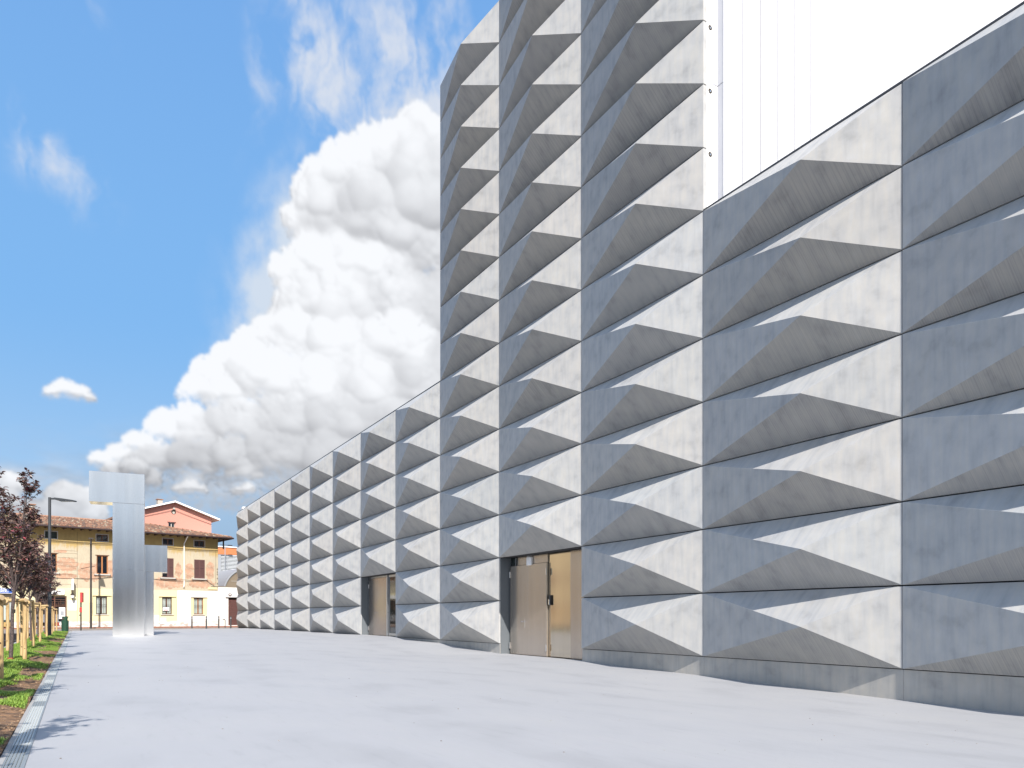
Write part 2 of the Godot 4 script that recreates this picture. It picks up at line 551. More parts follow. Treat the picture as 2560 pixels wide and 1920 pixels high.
func _ready() -> void:
	rng.seed = 2024
	# camera: level, lens shifted upwards
	var cam := Camera3D.new()
	cam.name = "camera"
	cam.projection = Camera3D.PROJECTION_FRUSTUM
	cam.near = 0.1
	cam.far = 900.0
	cam.size = 2.0 * 0.1 * 960.0 / 1873.75
	cam.frustum_offset = Vector2(0.0, 0.1 * 581.75 / 1873.75)
	cam.position = Vector3(0, EYE, 0)
	add_child(cam)
	cam.current = true
	# sky
	var env := Environment.new()
	env.background_mode = Environment.BG_SKY
	var sky := Sky.new()
	var sm := PanoramaSkyMaterial.new()
	sm.panorama = paint_sky()
	sky.sky_material = sm
	env.sky = sky
	env.tonemap_mode = Environment.TONE_MAPPER_LINEAR
	env.tonemap_exposure = 1.45
	env.background_energy_multiplier = 0.70
	env.sdfgi_enabled = true
	env.ssao_enabled = true
	env.ssil_enabled = true
	var we := WorldEnvironment.new()
	we.name = "sky"
	we.environment = env
	add_child(we)
	# sun: behind the camera, a little to the right
	var sun := DirectionalLight3D.new()
	sun.name = "sun"
	sun.light_energy = 1.6
	sun.light_angular_distance = 0.5
	sun.light_color = Color(1.0, 0.972, 0.935)
	sun.shadow_enabled = true
	add_child(sun)
	var to_sun := Vector3(0.313, tan(deg_to_rad(ELEV)), 0.95).normalized()
	sun.look_at_from_position(to_sun * 100.0, Vector3.ZERO, Vector3.UP)
	materials()
	ground()
	build_theatre()
	steel_towers()
	street_side()
	strip()

func concrete(called: String, c: Color, streak: float, seed_: int) -> StandardMaterial3D:
	var m := mat(called, c, 0.72)
	m.vertex_color_use_as_albedo = true
	m.albedo_texture = noise_tex(seed_, 0.006, [[0.0, grey(0.87)], [0.35, grey(0.95)], [0.7, Color(0.985, 0.98, 0.97)], [1.0, grey(1.0)]], 1024, 6)
	m.uv1_scale = Vector3(0.31, 0.31, 1)
	m.detail_enabled = true
	m.detail_blend_mode = BaseMaterial3D.BLEND_MODE_MUL
	m.detail_albedo = noise_tex(seed_ + 1, 0.014, [[0.0, grey(1.0 - streak)], [0.45, grey(1.0 - streak * 0.35)], [0.75, Color(0.995, 0.985, 0.97)], [1.0, grey(1.0)]], 512, 5)
	m.detail_uv_layer = BaseMaterial3D.DETAIL_UV_2
	m.uv2_scale = Vector3(0.9, 0.11, 1)
	m.heightmap_enabled = true
	m.heightmap_texture = noise_tex(seed_ + 2, 0.03, [], 512, 5)
	m.heightmap_scale = 0.07
	return m

func steel(called: String, c: Color, rough: float, wave: float) -> StandardMaterial3D:
	var m := mat(called, c, rough, 1.0)
	m.roughness_texture = noise_tex(91, 0.006, [[0.0, grey(0.80)], [1.0, grey(1.0)]], 512, 5)
	m.uv1_scale = Vector3(0.9, 0.06, 1)
	m.albedo_texture = noise_tex(93, 0.008, [[0.0, grey(0.955)], [1.0, grey(1.0)]], 512, 5)
	if wave > 0.0:
		m.heightmap_enabled = true
		m.heightmap_texture = noise_tex(95, 0.003, [], 256, 2)
		m.heightmap_scale = wave
	return m

func materials() -> void:
	concrete("concrete", lin(0.53, 0.536, 0.542), 0.075, 21)
	concrete("concrete_striated", lin(0.47, 0.47, 0.465), 0.13, 41).uv2_scale = Vector3(5.0, 0.10, 1)
	concrete("plinth_concrete", lin(0.46, 0.45, 0.43), 0.08, 61)
	mat("joint_dark", lin(0.035, 0.036, 0.04), 0.9)
	mat("flashing", lin(0.05, 0.05, 0.055), 0.5)
	mat("white_cladding", lin(0.58, 0.59, 0.63), 0.5)
	mat("white_paint", lin(0.84, 0.84, 0.84), 0.5)
	mat("hole_dark", lin(0.06, 0.05, 0.04), 0.9)
	steel("bronze_steel", lin(0.55, 0.485, 0.42), 0.26, 0.0).metallic = 0.8
	steel("bronze_mirror", lin(0.64, 0.57, 0.47), 0.12, 0.0)
	steel("bronze_dull", lin(0.37, 0.325, 0.295), 0.26, 0.0).metallic = 0.85
	steel("grey_steel", lin(0.50, 0.52, 0.55), 0.42, 0.0)
	steel("tower_steel", lin(0.80, 0.805, 0.81), 0.19, 0.0)
	mat("jamb_steel", lin(0.16, 0.18, 0.20), 0.5, 0.4)
	mat("chrome", lin(0.75, 0.75, 0.76), 0.18, 1.0)
	mat("black_plastic", lin(0.02, 0.02, 0.022), 0.4)
	var g := mat("dark_glass", Color(0.10, 0.16, 0.15, 0.35), 0.05)
	g.transparency = BaseMaterial3D.TRANSPARENCY_ALPHA
	mat("interior_dark", lin(0.03, 0.045, 0.042), 0.8)
	# ground
	var pv := mat("pale_screed", lin(0.382, 0.387, 0.404), 0.62)
	pv.albedo_texture = noise_tex(101, 0.004, [[0.0, grey(0.93)], [0.4, grey(0.98)], [1.0, Color(1.0, 0.997, 0.99)]], 1024, 6)
	pv.uv1_scale = Vector3(0.11, 0.16, 1)
	pv.detail_enabled = true
	pv.detail_blend_mode = BaseMaterial3D.BLEND_MODE_MUL
	pv.detail_albedo = noise_tex(103, 0.03, [[0.0, grey(0.96)], [0.3, grey(0.992)], [1.0, grey(1.0)]], 512, 4)
	pv.detail_uv_layer = BaseMaterial3D.DETAIL_UV_2
	pv.uv2_scale = Vector3(0.10, 0.55, 1)
	pv.heightmap_enabled = true
	pv.heightmap_texture = noise_tex(104, 0.01, [], 512, 6)
	pv.heightmap_scale = 0.5
	mat("grit", Color(1, 1, 1), 0.9).vertex_color_use_as_albedo = true
	var asp := mat("asphalt_new", lin(0.035, 0.032, 0.037), 1.0)
	asp.metallic_specular = 0.15
	asp.albedo_texture = noise_tex(111, 0.05, [[0.0, grey(0.65)], [1.0, grey(1.0)]], 512, 5)
	asp.uv1_scale = Vector3(0.4, 0.4, 1)
	var st := mat("street", lin(0.30, 0.262, 0.235), 0.85)
	st.albedo_texture = noise_tex(121, 0.01, [[0.0, grey(0.80)], [1.0, grey(1.0)]], 512, 6)
	st.uv1_scale = Vector3(0.1, 0.1, 1)
	var rb := mat("red_paving", lin(0.36, 0.155, 0.10), 0.85)
	rb.albedo_texture = noise_tex(131, 0.06, [[0.0, grey(0.7)], [1.0, grey(1.0)]], 256, 4)
	rb.uv1_scale = Vector3(0.4, 0.4, 1)
	mat("kerb_stone", lin(0.34, 0.335, 0.33), 0.8)
	mat("road_paint", lin(0.55, 0.55, 0.56), 0.7)
	var so := mat("soil", lin(0.34, 0.20, 0.112), 0.95)
	so.albedo_texture = noise_tex(141, 0.02, [[0.0, grey(0.55)], [0.5, grey(0.80)], [1.0, Color(1.0, 0.97, 0.92)]], 512, 6)
	so.uv1_scale = Vector3(0.6, 0.6, 1)
	so.heightmap_enabled = true
	so.heightmap_texture = noise_tex(143, 0.04, [], 512, 5)
	so.heightmap_scale = 2.5
	var gr := mat("grass_blade", lin(1, 1, 1), 0.6)
	gr.vertex_color_use_as_albedo = true
	gr.backlight_enabled = true
	gr.backlight = Color(0.25, 0.30, 0.10)
	mat("galvanised", lin(0.36, 0.385, 0.39), 0.5, 0.25)
	mat("galvanised_light", lin(0.50, 0.525, 0.515), 0.5, 0.15)
	mat("galvanised_dull", lin(0.27, 0.30, 0.315), 0.5, 0.25)
	mat("drain_dark", lin(0.05, 0.055, 0.06), 0.9)
	# street furniture and trees
	var wd := mat("pine_wood", lin(0.58, 0.42, 0.215), 0.7)
	wd.albedo_texture = noise_tex(151, 0.02, [[0.0, Color(0.72, 0.68, 0.62)], [0.5, Color(0.93, 0.91, 0.88)], [1.0, grey(1.0)]], 256, 5)
	wd.uv1_scale = Vector3(4.0, 0.5, 1)
	mat("wood_end", lin(0.50, 0.37, 0.22), 0.85)
	mat("knot", lin(0.10, 0.06, 0.035), 0.9)
	var bk := mat("bark", lin(0.135, 0.10, 0.095), 0.75)
	bk.albedo_texture = noise_tex(161, 0.03, [[0.0, grey(0.5)], [0.6, grey(0.9)], [0.85, Color(1, 0.96, 0.95)], [1.0, grey(1.0)]], 256, 5)
	bk.uv1_scale = Vector3(3.0, 6.0, 1)
	mat("guard_red", lin(0.36, 0.085, 0.04), 0.7)
	mat("strap_dark", lin(0.03, 0.025, 0.02), 0.8)
	var lf := mat("plum_leaf", lin(1, 1, 1), 0.38)
	lf.vertex_color_use_as_albedo = true
	lf.backlight_enabled = true
	lf.backlight = Color(0.22, 0.07, 0.07)
	mat("lamp_grey", lin(0.055, 0.06, 0.068), 0.45, 0.3)
	mat("pole_dark", lin(0.045, 0.038, 0.036), 0.5)
	mat("bin_green", lin(0.012, 0.055, 0.03), 0.45)
	mat("sign_red", lin(0.62, 0.035, 0.035), 0.5)
	mat("sign_blue", lin(0.02, 0.085, 0.36), 0.45)
	mat("lettering_white", lin(0.85, 0.85, 0.85), 0.5)
	mat("lettering_brown", lin(0.07, 0.04, 0.035), 0.6)
	mat("notice_pink", lin(0.62, 0.20, 0.22), 0.6)
	mat("sign_red_dull", lin(0.30, 0.06, 0.04), 0.6)
	mat("louvre_white", lin(0.62, 0.65, 0.68), 0.5)
	mat("bollard_grey", lin(0.055, 0.055, 0.058), 0.5)

# a sheet over facade coordinates with a height
func sheet(ts: Array, ws: Array, yf: Callable, lift := 0.0) -> ArrayMesh:
	var st := begin()
	for i in ts.size() - 1:
		for j in ws.size() - 1:
			var p := []
			var uv := []
			for c in [[0, 0], [1, 0], [1, 1], [0, 1]]:
				var t: float = ts[i + c[0]]; var w: float = ws[j + c[1]]
				p.append(fp(t, w, yf.call(t, w) + lift))
				uv.append(Vector2(t, w))
			for q in [[0, 1, 2], [0, 2, 3]]:
				var n: Vector3 = (p[q[1]] - p[q[0]]).cross(p[q[2]] - p[q[0]])
				var order: Array = q if n.y > 0.0 else [q[0], q[2], q[1]]
				tri(st, p[order[0]], p[order[1]], p[order[2]], uv[order[0]], uv[order[1]], uv[order[2]])
	return st.commit()

func steps(a: float, b: float, d: float) -> Array:
	var n := maxi(1, int(ceil((b - a) / d)))
	var r := []
	for i in n + 1: r.append(lerpf(a, b, float(i) / n))
	return r

# the strip, bed, kerb and car park run along the facade, left of the camera: distance left of it
func left(s: float) -> float:
	return CAM_W + s

func ground() -> void:
	var ts := steps(-300, -18, 60) + steps(-16, 74, 1.5) + steps(78, 320, 40)
	var ws := steps(-260, -14, 60) + steps(-10, 12.5, 1.0) + steps(15, 300, 40)
	tag(put("street", sheet(ts, ws, plaza_y, -0.034), M.street), "", "", "", "structure")
	# the plaza ends at the street along a slanting line
	var st := begin()
	var wl := steps(-0.25, left(0.26), 0.42)
	var nt := 150
	for i in nt:
		for j in wl.size() - 1:
			var p := []
			var uv := []
			for c in [[0, 0], [1, 0], [1, 1], [0, 1]]:
				var w: float = wl[j + c[1]]
				var far := 53.3 + (CAM_W - w) * 0.645
				var t := lerpf(-16.0, far, float(i + c[0]) / nt)
				p.append(fp(t, w, plaza_y(t, w)))
				uv.append(Vector2(t, w))
			for q in [[0, 1, 2], [0, 2, 3]]:
				var n: Vector3 = (p[q[1]] - p[q[0]]).cross(p[q[2]] - p[q[0]])
				var o: Array = q if n.y > 0.0 else [q[0], q[2], q[1]]
				tri(st, p[o[0]], p[o[1]], p[o[2]], uv[o[0]], uv[o[1]], uv[o[2]])
	tag(obj("plaza", st, M.pale_screed), "", "", "", "structure")
	# grit lying about
	var g := RandomNumberGenerator.new()
	g.seed = 12
	var peb := begin()
	cbx(peb, Vector3(-0.008, -0.002, -0.006), Vector3(0.008, 0.007, 0.006), 0.003)
	var mm := MultiMesh.new()
	mm.transform_format = MultiMesh.TRANSFORM_3D
	mm.use_colors = true
	mm.mesh = peb.commit()
	mm.instance_count = 900
	for i in 900:
		var t := 1.0 + pow(g.randf(), 1.7) * 36.0
		var w := g.randf_range(0.15, left(0.2))
		if i % 3 == 0: w = 0.05 + pow(g.randf(), 3.0) * 2.0
		var b := Basis(Vector3.UP, g.randf() * TAU).scaled(Vector3.ONE * (0.25 + 0.75 * pow(g.randf(), 3.0)))
		mm.set_instance_transform(i, Transform3D(b, fp(t, w, plaza_y(t, w))))
		mm.set_instance_color(i, Color(0.16, 0.15, 0.14).lerp(Color(0.34, 0.32, 0.30), g.randf()))
	var go := MultiMeshInstance3D.new()
	go.name = "plaza_grit"
	go.multimesh = mm
	go.material_override = M.grit
	add_child(go)
	tag(go, "scattered dark grit lying on the pale plaza", "grit", "", "stuff")

# ---------------------------------------------------------------- the theatre
func panel(i: int, j: int) -> void:
	var r := RandomNumberGenerator.new()
	r.seed = i * 131 + j * 17 + 900
	var jx := 0.007
	var jy := 0.012
	var xl := -(i + 1) * W + jx
	var xr := -i * W - jx
	var y0 := j * H + jy
	var y1 := (j + 1) * H - jy
	var zl := 0.013 + r.randf_range(-0.001, 0.002)
	var zr := r.randf_range(-0.002, 0.001)
	var a := Vector3(-(i + APX) * W, (j + 0.5) * H, PR)
	var bl := Vector3(xl, y0, zl)
	var br := Vector3(xr, y0, zr)
	var tl := Vector3(xl, y1, zl)
	var tr := Vector3(xr, y1, zr)
	var bk := -0.09
	var ux := r.randf() * 30.0
	var uy := r.randf() * 30.0
	var uv := func(p: Vector3) -> Vector2: return Vector2(p.x - xl + ux, p.y - y0 + uy)
	var tone := r.randf_range(0.90, 1.0)
	var warm := r.randf_range(-0.016, 0.016)
	var front := begin()
	var faces := [[tl, bl, a], [br, tr, a], [tr, tl, a]]
	for f in faces:
		var k := tone * r.randf_range(0.95, 1.0)
		tint = Color(k + warm, k, k - warm)
		tri(front, f[0], f[1], f[2], uv.call(f[0]), uv.call(f[1]), uv.call(f[2]))
	# the rim of the slab
	tint = Color(tone, tone, tone)
	var B := func(p: Vector3) -> Vector3: return Vector3(p.x, p.y, bk)
	quad(front, B.call(tl), B.call(bl), bl, tl, Rect2(ux, uy, 0.1, H))
	quad(front, br, B.call(br), B.call(tr), tr, Rect2(ux, uy, 0.1, H))
	quad(front, tl, tr, B.call(tr), B.call(tl), Rect2(ux, uy, W, 0.1))
	quad(front, B.call(bl), B.call(br), br, bl, Rect2(ux, uy, W, 0.1))
	var under := begin()
	var k2 := tone * r.randf_range(0.94, 1.0)
	tint = Color(k2 + warm, k2, k2 - warm * 1.5)
	tri(under, bl, br, a, uv.call(bl), uv.call(br), uv.call(a))
	tint = Color(1, 1, 1)
	var m := front.commit()
	under.commit(m)
	m.surface_set_material(0, M.concrete)
	m.surface_set_material(1, M.concrete_striated)
	put("concrete_panel", m, null, theatre)

func tbox(called: String, x0: float, x1: float, y0: float, y1: float, z0: float, z1: float, m: Material, p: Node = null, bevel := 0.0) -> MeshInstance3D:
	var st := begin()
	if bevel > 0.0: cbx(st, Vector3(x0, y0, z0), Vector3(x1, y1, z1), bevel)
	else: bx(st, Vector3(x0, y0, z0), Vector3(x1, y1, z1))
	return obj(called, st, m, theatre if p == null else p)

func build_theatre() -> void:
	var base := fp(CAM_U, 0.0)
	theatre = thing("theatre_building", "grey concrete theatre faced with pyramid-shaped panels, its tall block rising above a long low wing", "building", base, -(PI / 2.0 - TH))
	for i in range(-2, 13):
		for j in 7:
			if (i == 2 or i == 5) and j < 2: continue
			panel(i, j)
	for i in range(1, 4):
		for j in range(7, 15):
			panel(i, j)
	# what stands behind the panels
	var top := 7 * H
	tbox("wall_core", -13 * W + 0.05, 2 * W, -0.9, top - 0.03, -14.0, -0.6, M.joint_dark)
	for seg in [[-13.0, -6.0], [-5.0, -3.0], [-2.0, 2.0]]:
		tbox("wall_core", seg[0] * W + (0.05 if seg[0] == -13.0 else 0.0), seg[1] * W, -0.9, top - 0.03, -0.599, -0.06, M.joint_dark)
	for i in [2, 5]:
		tbox("wall_core", -(i + 1) * W + 0.001, -i * W - 0.001, 2 * H + 0.004, top - 0.03, -0.599, -0.06, M.joint_dark)
	tbox("tower_core", -4 * W + 0.02, -W - 0.0205, top - 0.029, 15 * H - 0.03, -14.0, -0.27, M.joint_dark)
	tbox("tower_core", -4 * W + 0.02, -W - 0.0205, top - 0.029, 15 * H - 0.03, -0.269, -0.06, M.concrete)
	# dark capping along the top of the low wing
	tbox("roof_flashing", -13 * W, -4 * W, top - 0.008, top + 0.028, -0.35, 0.012, M.flashing)
	tbox("roof_flashing", -W, 2 * W, top - 0.008, top + 0.03, -0.35, 0.012, M.flashing)
	tbox("parapet_upstand", -13 * W + 0.05, -13 * W + 0.75, top + 0.03, top + 0.42, -0.9, -0.25, M.white_paint)
	# plinth
	for seg in [[-2, 2], [3, 5]]:
		for i in range(seg[0], seg[1]):
			var x0 := -(i + 1) * W
			tbox("plinth", x0 + 0.002, x0 + W - 0.002, -1.0, -0.004, -0.06, -0.017, M.plinth_concrete)
	# the sunlit side of the tall block: a concrete edge with fixing holes, a white flashing, then white boards
	var y0 := top + 0.035
	var y1 := 15 * H
	tbox("tower_edge", -W - 0.019, -W + 0.008, y0, y1, -0.268, -0.091, M.white_paint)
	for j in range(7, 15):
		var hole := begin()
		var hz := -0.185
		var hy := (j + 1) * H - 0.10
		tube(hole, [Vector3(-W + 0.0085, hy, hz), Vector3(-W + 0.013, hy, hz)], [0.055, 0.055], 16)
		var hb := obj("fixing_hole", hole, M.hole_dark, theatre)
		var bolt := begin()
		tube(bolt, [Vector3(-W + 0.013, hy - 0.014, hz + 0.010), Vector3(-W + 0.03, hy - 0.014, hz + 0.010)], [0.024, 0.02], 10)
		obj("bolt", bolt, M.chrome, hb)
	for part in [[y0, 9.05 * H], [9.062 * H, y1]]:
		tbox("side_flashing", -W - 0.019, -W + 0.012, part[0], part[1], -0.41, -0.269, M.white_cladding)
		tbox("side_flashing", -W + 0.0125, -W + 0.165, part[0], part[1], -0.46, -0.405, M.white_cladding)
	var wall := tbox("white_wall", -W - 0.02, -W + 0.13, y0, y1, -14.0, -0.461, M.white_cladding)
	for part in [-0.404]:
		tbox("corner_trim", -W + 0.166, -W + 0.19, y0, y1, -0.47, -0.40, M.white_cladding)
	var bw := 0.56
	var board := begin()
	cbx(board, Vector3(0, y0, -bw + 0.019), Vector3(0.034, y1, 0), 0.014)
	var bm := board.commit()
	for k in 24:
		var o := put("cladding_board", bm, M.white_cladding, wall)
		o.position = Vector3(-W + 0.131, 0, -0.475 - k * bw)
	# ---- main doors
	var d := node("entrance", theatre)
	var gy := -0.9
	var xL := -3 * W
	var xM := -2.503 * W
	var xR := -2 * W
	var foot := -0.318
	tbox("jamb", xL + 0.001, xL + 0.02, gy, 2 * H - 0.004, -0.598, -0.03, M.jamb_steel, d)
	tbox("door_back", xL + 0.021, xR - 0.001, gy, 2 * H - 0.004, -0.599, -0.46, M.interior_dark, d)
	tbox("transom", xL + 0.5, xM, 2.478, 2 * H - 0.012, -0.459, -0.375, M.bronze_steel, d)
	tbox("transom_glass", xL + 0.03, xL + 0.49, 2.478, 2 * H - 0.012, -0.42, -0.40, M.dark_glass, d)
	tbox("transom_bar", xL + 0.36, xL + 0.40, 2.478, 2 * H - 0.014, -0.399, -0.36, M.grey_steel, d)
	var lw := (xM - xL - 0.10) / 2.0
	for k in 2:
		var x0 := xL + 0.09 + k * (lw + 0.006)
		tbox("door_leaf", x0, x0 + lw, foot, 2.468, -0.42, -0.34, M.bronze_steel, d, 0.004)
	for k in 2:
		var x0 := xM + 0.022 + k * ((xR - xM - 0.022) / 2.0)
		tbox("side_panel", x0, x0 + (xR - xM - 0.022) / 2.0 - 0.005, -0.36 - k * 0.02, 2 * H - 0.012, -0.459, -0.415, M.bronze_mirror if k == 0 else M.bronze_steel, d, 0.003)
	for hx in [[xL + 0.075, -0.335], [xM + 0.006, -0.335]]:
		for hy in [-0.16, 2.1]:
			tbox("hinge", hx[0] - 0.018, hx[0] + 0.018, hy, hy + 0.20, hx[1] - 0.01, hx[1] + 0.025, M.chrome, d, 0.004)
	var hd := begin()
	var hx0 := xL + 0.09 + lw - 0.16
	tube(hd, [Vector3(hx0, 0.715, -0.34), Vector3(hx0, 0.715, -0.285)], [0.011, 0.011], 10)
	tube(hd, [Vector3(hx0 + 0.008, 0.715, -0.287), Vector3(hx0 - 0.14, 0.715, -0.287)], [0.011, 0.010], 10)
	bx(hd, Vector3(hx0 - 0.02, 0.53, -0.341), Vector3(hx0 + 0.02, 0.79, -0.334))
	obj("handle", hd, M.chrome, d)
	tbox("keypad", xM + 0.075, xM + 0.175, 1.20, 1.50, -0.415, -0.36, M.black_plastic, d, 0.008)
	tbox("keypad_cover", xM + 0.085, xM + 0.145, 1.215, 1.38, -0.3595, -0.335, M.chrome, d, 0.006)
	tbox("emergency_light", -2.745 * W, -2.745 * W + 0.26, 2.44, 2.69, -0.375, -0.30, M.white_paint, d, 0.01)
	tbox("alarm_siren", -2.745 * W + 0.02, -2.745 * W + 0.24, 2.70, 2.735, -0.375, -0.30, M.grey_steel, d, 0.004)
	# ---- the second doors
	var e := node("side_entrance", theatre)
	xL = -6 * W
	xM = -5.43 * W
	xR = -5 * W
	foot = 0.012
	tbox("jamb", xL + 0.001, xL + 0.02, gy, 2 * H - 0.004, -0.598, -0.03, M.jamb_steel, e)
	tbox("door_back", xL + 0.021, xR - 0.001, gy, 2 * H - 0.004, -0.599, -0.56, M.interior_dark, e)
	tbox("jamb_panel", xL + 0.021, xL + 0.10, 0.0, 2 * H - 0.012, -0.559, -0.36, M.jamb_steel, e)
	lw = (xM - xL - 0.12) / 2.0
	for k in 2:
		var x0 := xL + 0.11 + k * (lw + 0.006)
		tbox("door_leaf", x0, x0 + lw, foot, 2 * H - 0.10, -0.42, -0.34, M.bronze_dull, e, 0.004)
		tbox("door_header", x0, x0 + lw, 2 * H - 0.09, 2 * H - 0.012, -0.42, -0.35, M.grey_steel, e)
	tbox("door_post", xM + 0.004, xM + 0.13, 0.0, 2 * H - 0.012, -0.45, -0.30, M.grey_steel, e, 0.004)
	var gx0 := xM + 0.19
	var gx1 := xR - 0.14
	for f in [[gx0, gx0 + 0.05, 0.02, 2 * H - 0.02], [gx1 - 0.05, gx1, 0.02, 2 * H - 0.02], [gx0 + 0.051, gx1 - 0.051, 0.02, 0.13], [gx0 + 0.051, gx1 - 0.051, 2 * H - 0.12, 2 * H - 0.02]]:
		tbox("glass_door_frame", f[0], f[1], f[2], f[3], -0.40, -0.34, M.grey_steel, e, 0.003)
	tbox("glass_pane", gx0 + 0.051, gx1 - 0.051, 0.131, 2 * H - 0.121, -0.376, -0.366, M.dark_glass, e)
	tbox("frame_post", xR - 0.135, xR - 0.01, 0.0, 2 * H - 0.012, -0.42, -0.16, M.galvanised_light, e, 0.004)
	tbox("emergency_light", xR - 0.20, xR - 0.03, 2 * H - 0.22, 2 * H - 0.03, -0.155, -0.08, M.white_paint, e, 0.008)
	var h2 := begin()
	hx0 = xL + 0.11 + lw - 0.14
	tube(h2, [Vector3(hx0, 1.05, -0.34), Vector3(hx0, 1.05, -0.285)], [0.012, 0.012], 8)
	tube(h2, [Vector3(hx0, 1.05, -0.287), Vector3(hx0 - 0.14, 1.05, -0.287)], [0.012, 0.011], 8)
	obj("handle", h2, M.chrome, e)
	var h3 := begin()
	tube(h3, [Vector3(gx0 + 0.03, 1.05, -0.34), Vector3(gx0 + 0.03, 1.05, -0.285), Vector3(gx0 + 0.17, 1.05, -0.285)], [0.012, 0.012, 0.011], 8)
	obj("handle", h3, M.chrome, e)
	for hx in [xL + 0.10, xM - 0.002]:
		for hy in [0.22, 2.2]:
			tbox("hinge", hx - 0.02, hx + 0.02, hy, hy + 0.2, -0.345, -0.31, M.chrome, e, 0.004)

# ---------------------------------------------------------------- the planting strip
func flat(_t: float, _w: float) -> float:
	return 0.0

func bed_y(t: float, w: float) -> float:
	var s := w - CAM_W
	var n := FastNoiseLite.new()
	return 0.0 + 0.02 * sin(t * 2.1 + s * 3.0) + 0.015 * sin(t * 5.3 - s * 7.0) + 0.05 * sin(clampf((s - 0.41) / 1.2, 0.0, 1.0) * PI)

# from distance ahead and left of the camera (as measured on the ground) to the strip's own measure
func ts(X: float, Z: float) -> Vector2:
	return Vector2(-X * sin(TH) + Z * cos(TH), -X * cos(TH) - Z * sin(TH))

func strip() -> void:
	tag(put("planting_bed", sheet(steps(-6, 49.5, 0.35), steps(left(0.405), left(1.6), 0.15), bed_y), M.soil), "", "", "", "structure")
	var R := -(PI / 2.0 - TH)
	# kerb between bed and car park
	var k := begin()
	for i in 56:
		bx(k, Vector3(-(-6.0 + i + 0.994), -0.2, 0), Vector3(-(-6.0 + i), 0.055, 0.09))
	var kerb := obj("kerb", k, M.kerb_stone)
	kerb.position = fp(0, left(1.6))
	kerb.rotation.y = R
	tag(kerb, "low grey stone kerb between the grass strip and the black car park", "kerb")
	# edge kerb of the drain, and the screed's frayed rim
	var dr := thing("drain_channel", "narrow galvanised drain of barred gratings along the edge of the pale plaza", "drain", fp(0, left(0.262)), R)
	var tr := begin()
	bx(tr, Vector3(-50.5, -0.25, -0.002), Vector3(6.0, -0.035, 0.142))
	obj("trough", tr, M.drain_dark, dr)
	for e in [[-0.002, 0.010], [0.112, 0.142]]:
		var rim := begin()
		bx(rim, Vector3(-50.5, -0.0349, e[0]), Vector3(6.0, 0.006, e[1]))
		obj("rim", rim, M.galvanised_dull if e[0] < 0.0 else M.kerb_stone, dr)
	var gm := begin()
	for b in 6:
		var z := 0.0125 + b * 0.0194
		bx(gm, Vector3(-0.496, -0.03, z - 0.0068), Vector3(0.0, 0.004, z + 0.0068))
	for b in 9:
		var x := -0.012 - b * 0.059
		bx(gm, Vector3(x - 0.005, -0.028, 0.012), Vector3(x + 0.005, 0.0025, 0.110))
	var gmesh := gm.commit()
	var r := RandomNumberGenerator.new()
	r.seed = 8
	for i in 110:
		var q := r.randf()
		var o := put("grating", gmesh, M.galvanised_light if q < 0.30 else (M.galvanised if q < 0.7 else M.galvanised_dull), dr)
		o.position = Vector3(4.0 - i * 0.5, 0, 0)
	# car park
	tag(put("car_park", sheet(steps(-40, 47, 3), steps(left(1.69), left(14.0), 2.0), flat, -0.012), M.asphalt_new), "", "", "", "structure")
	tag(put("parking_line", sheet(steps(33.0, 33.12, 1), steps(left(1.75), left(7.0), 1.0), flat, -0.006), M.road_paint), "painted white line across the black car park", "road marking")
	grass_and_chips()
	trees()
	guards()
	lamp_and_bin()

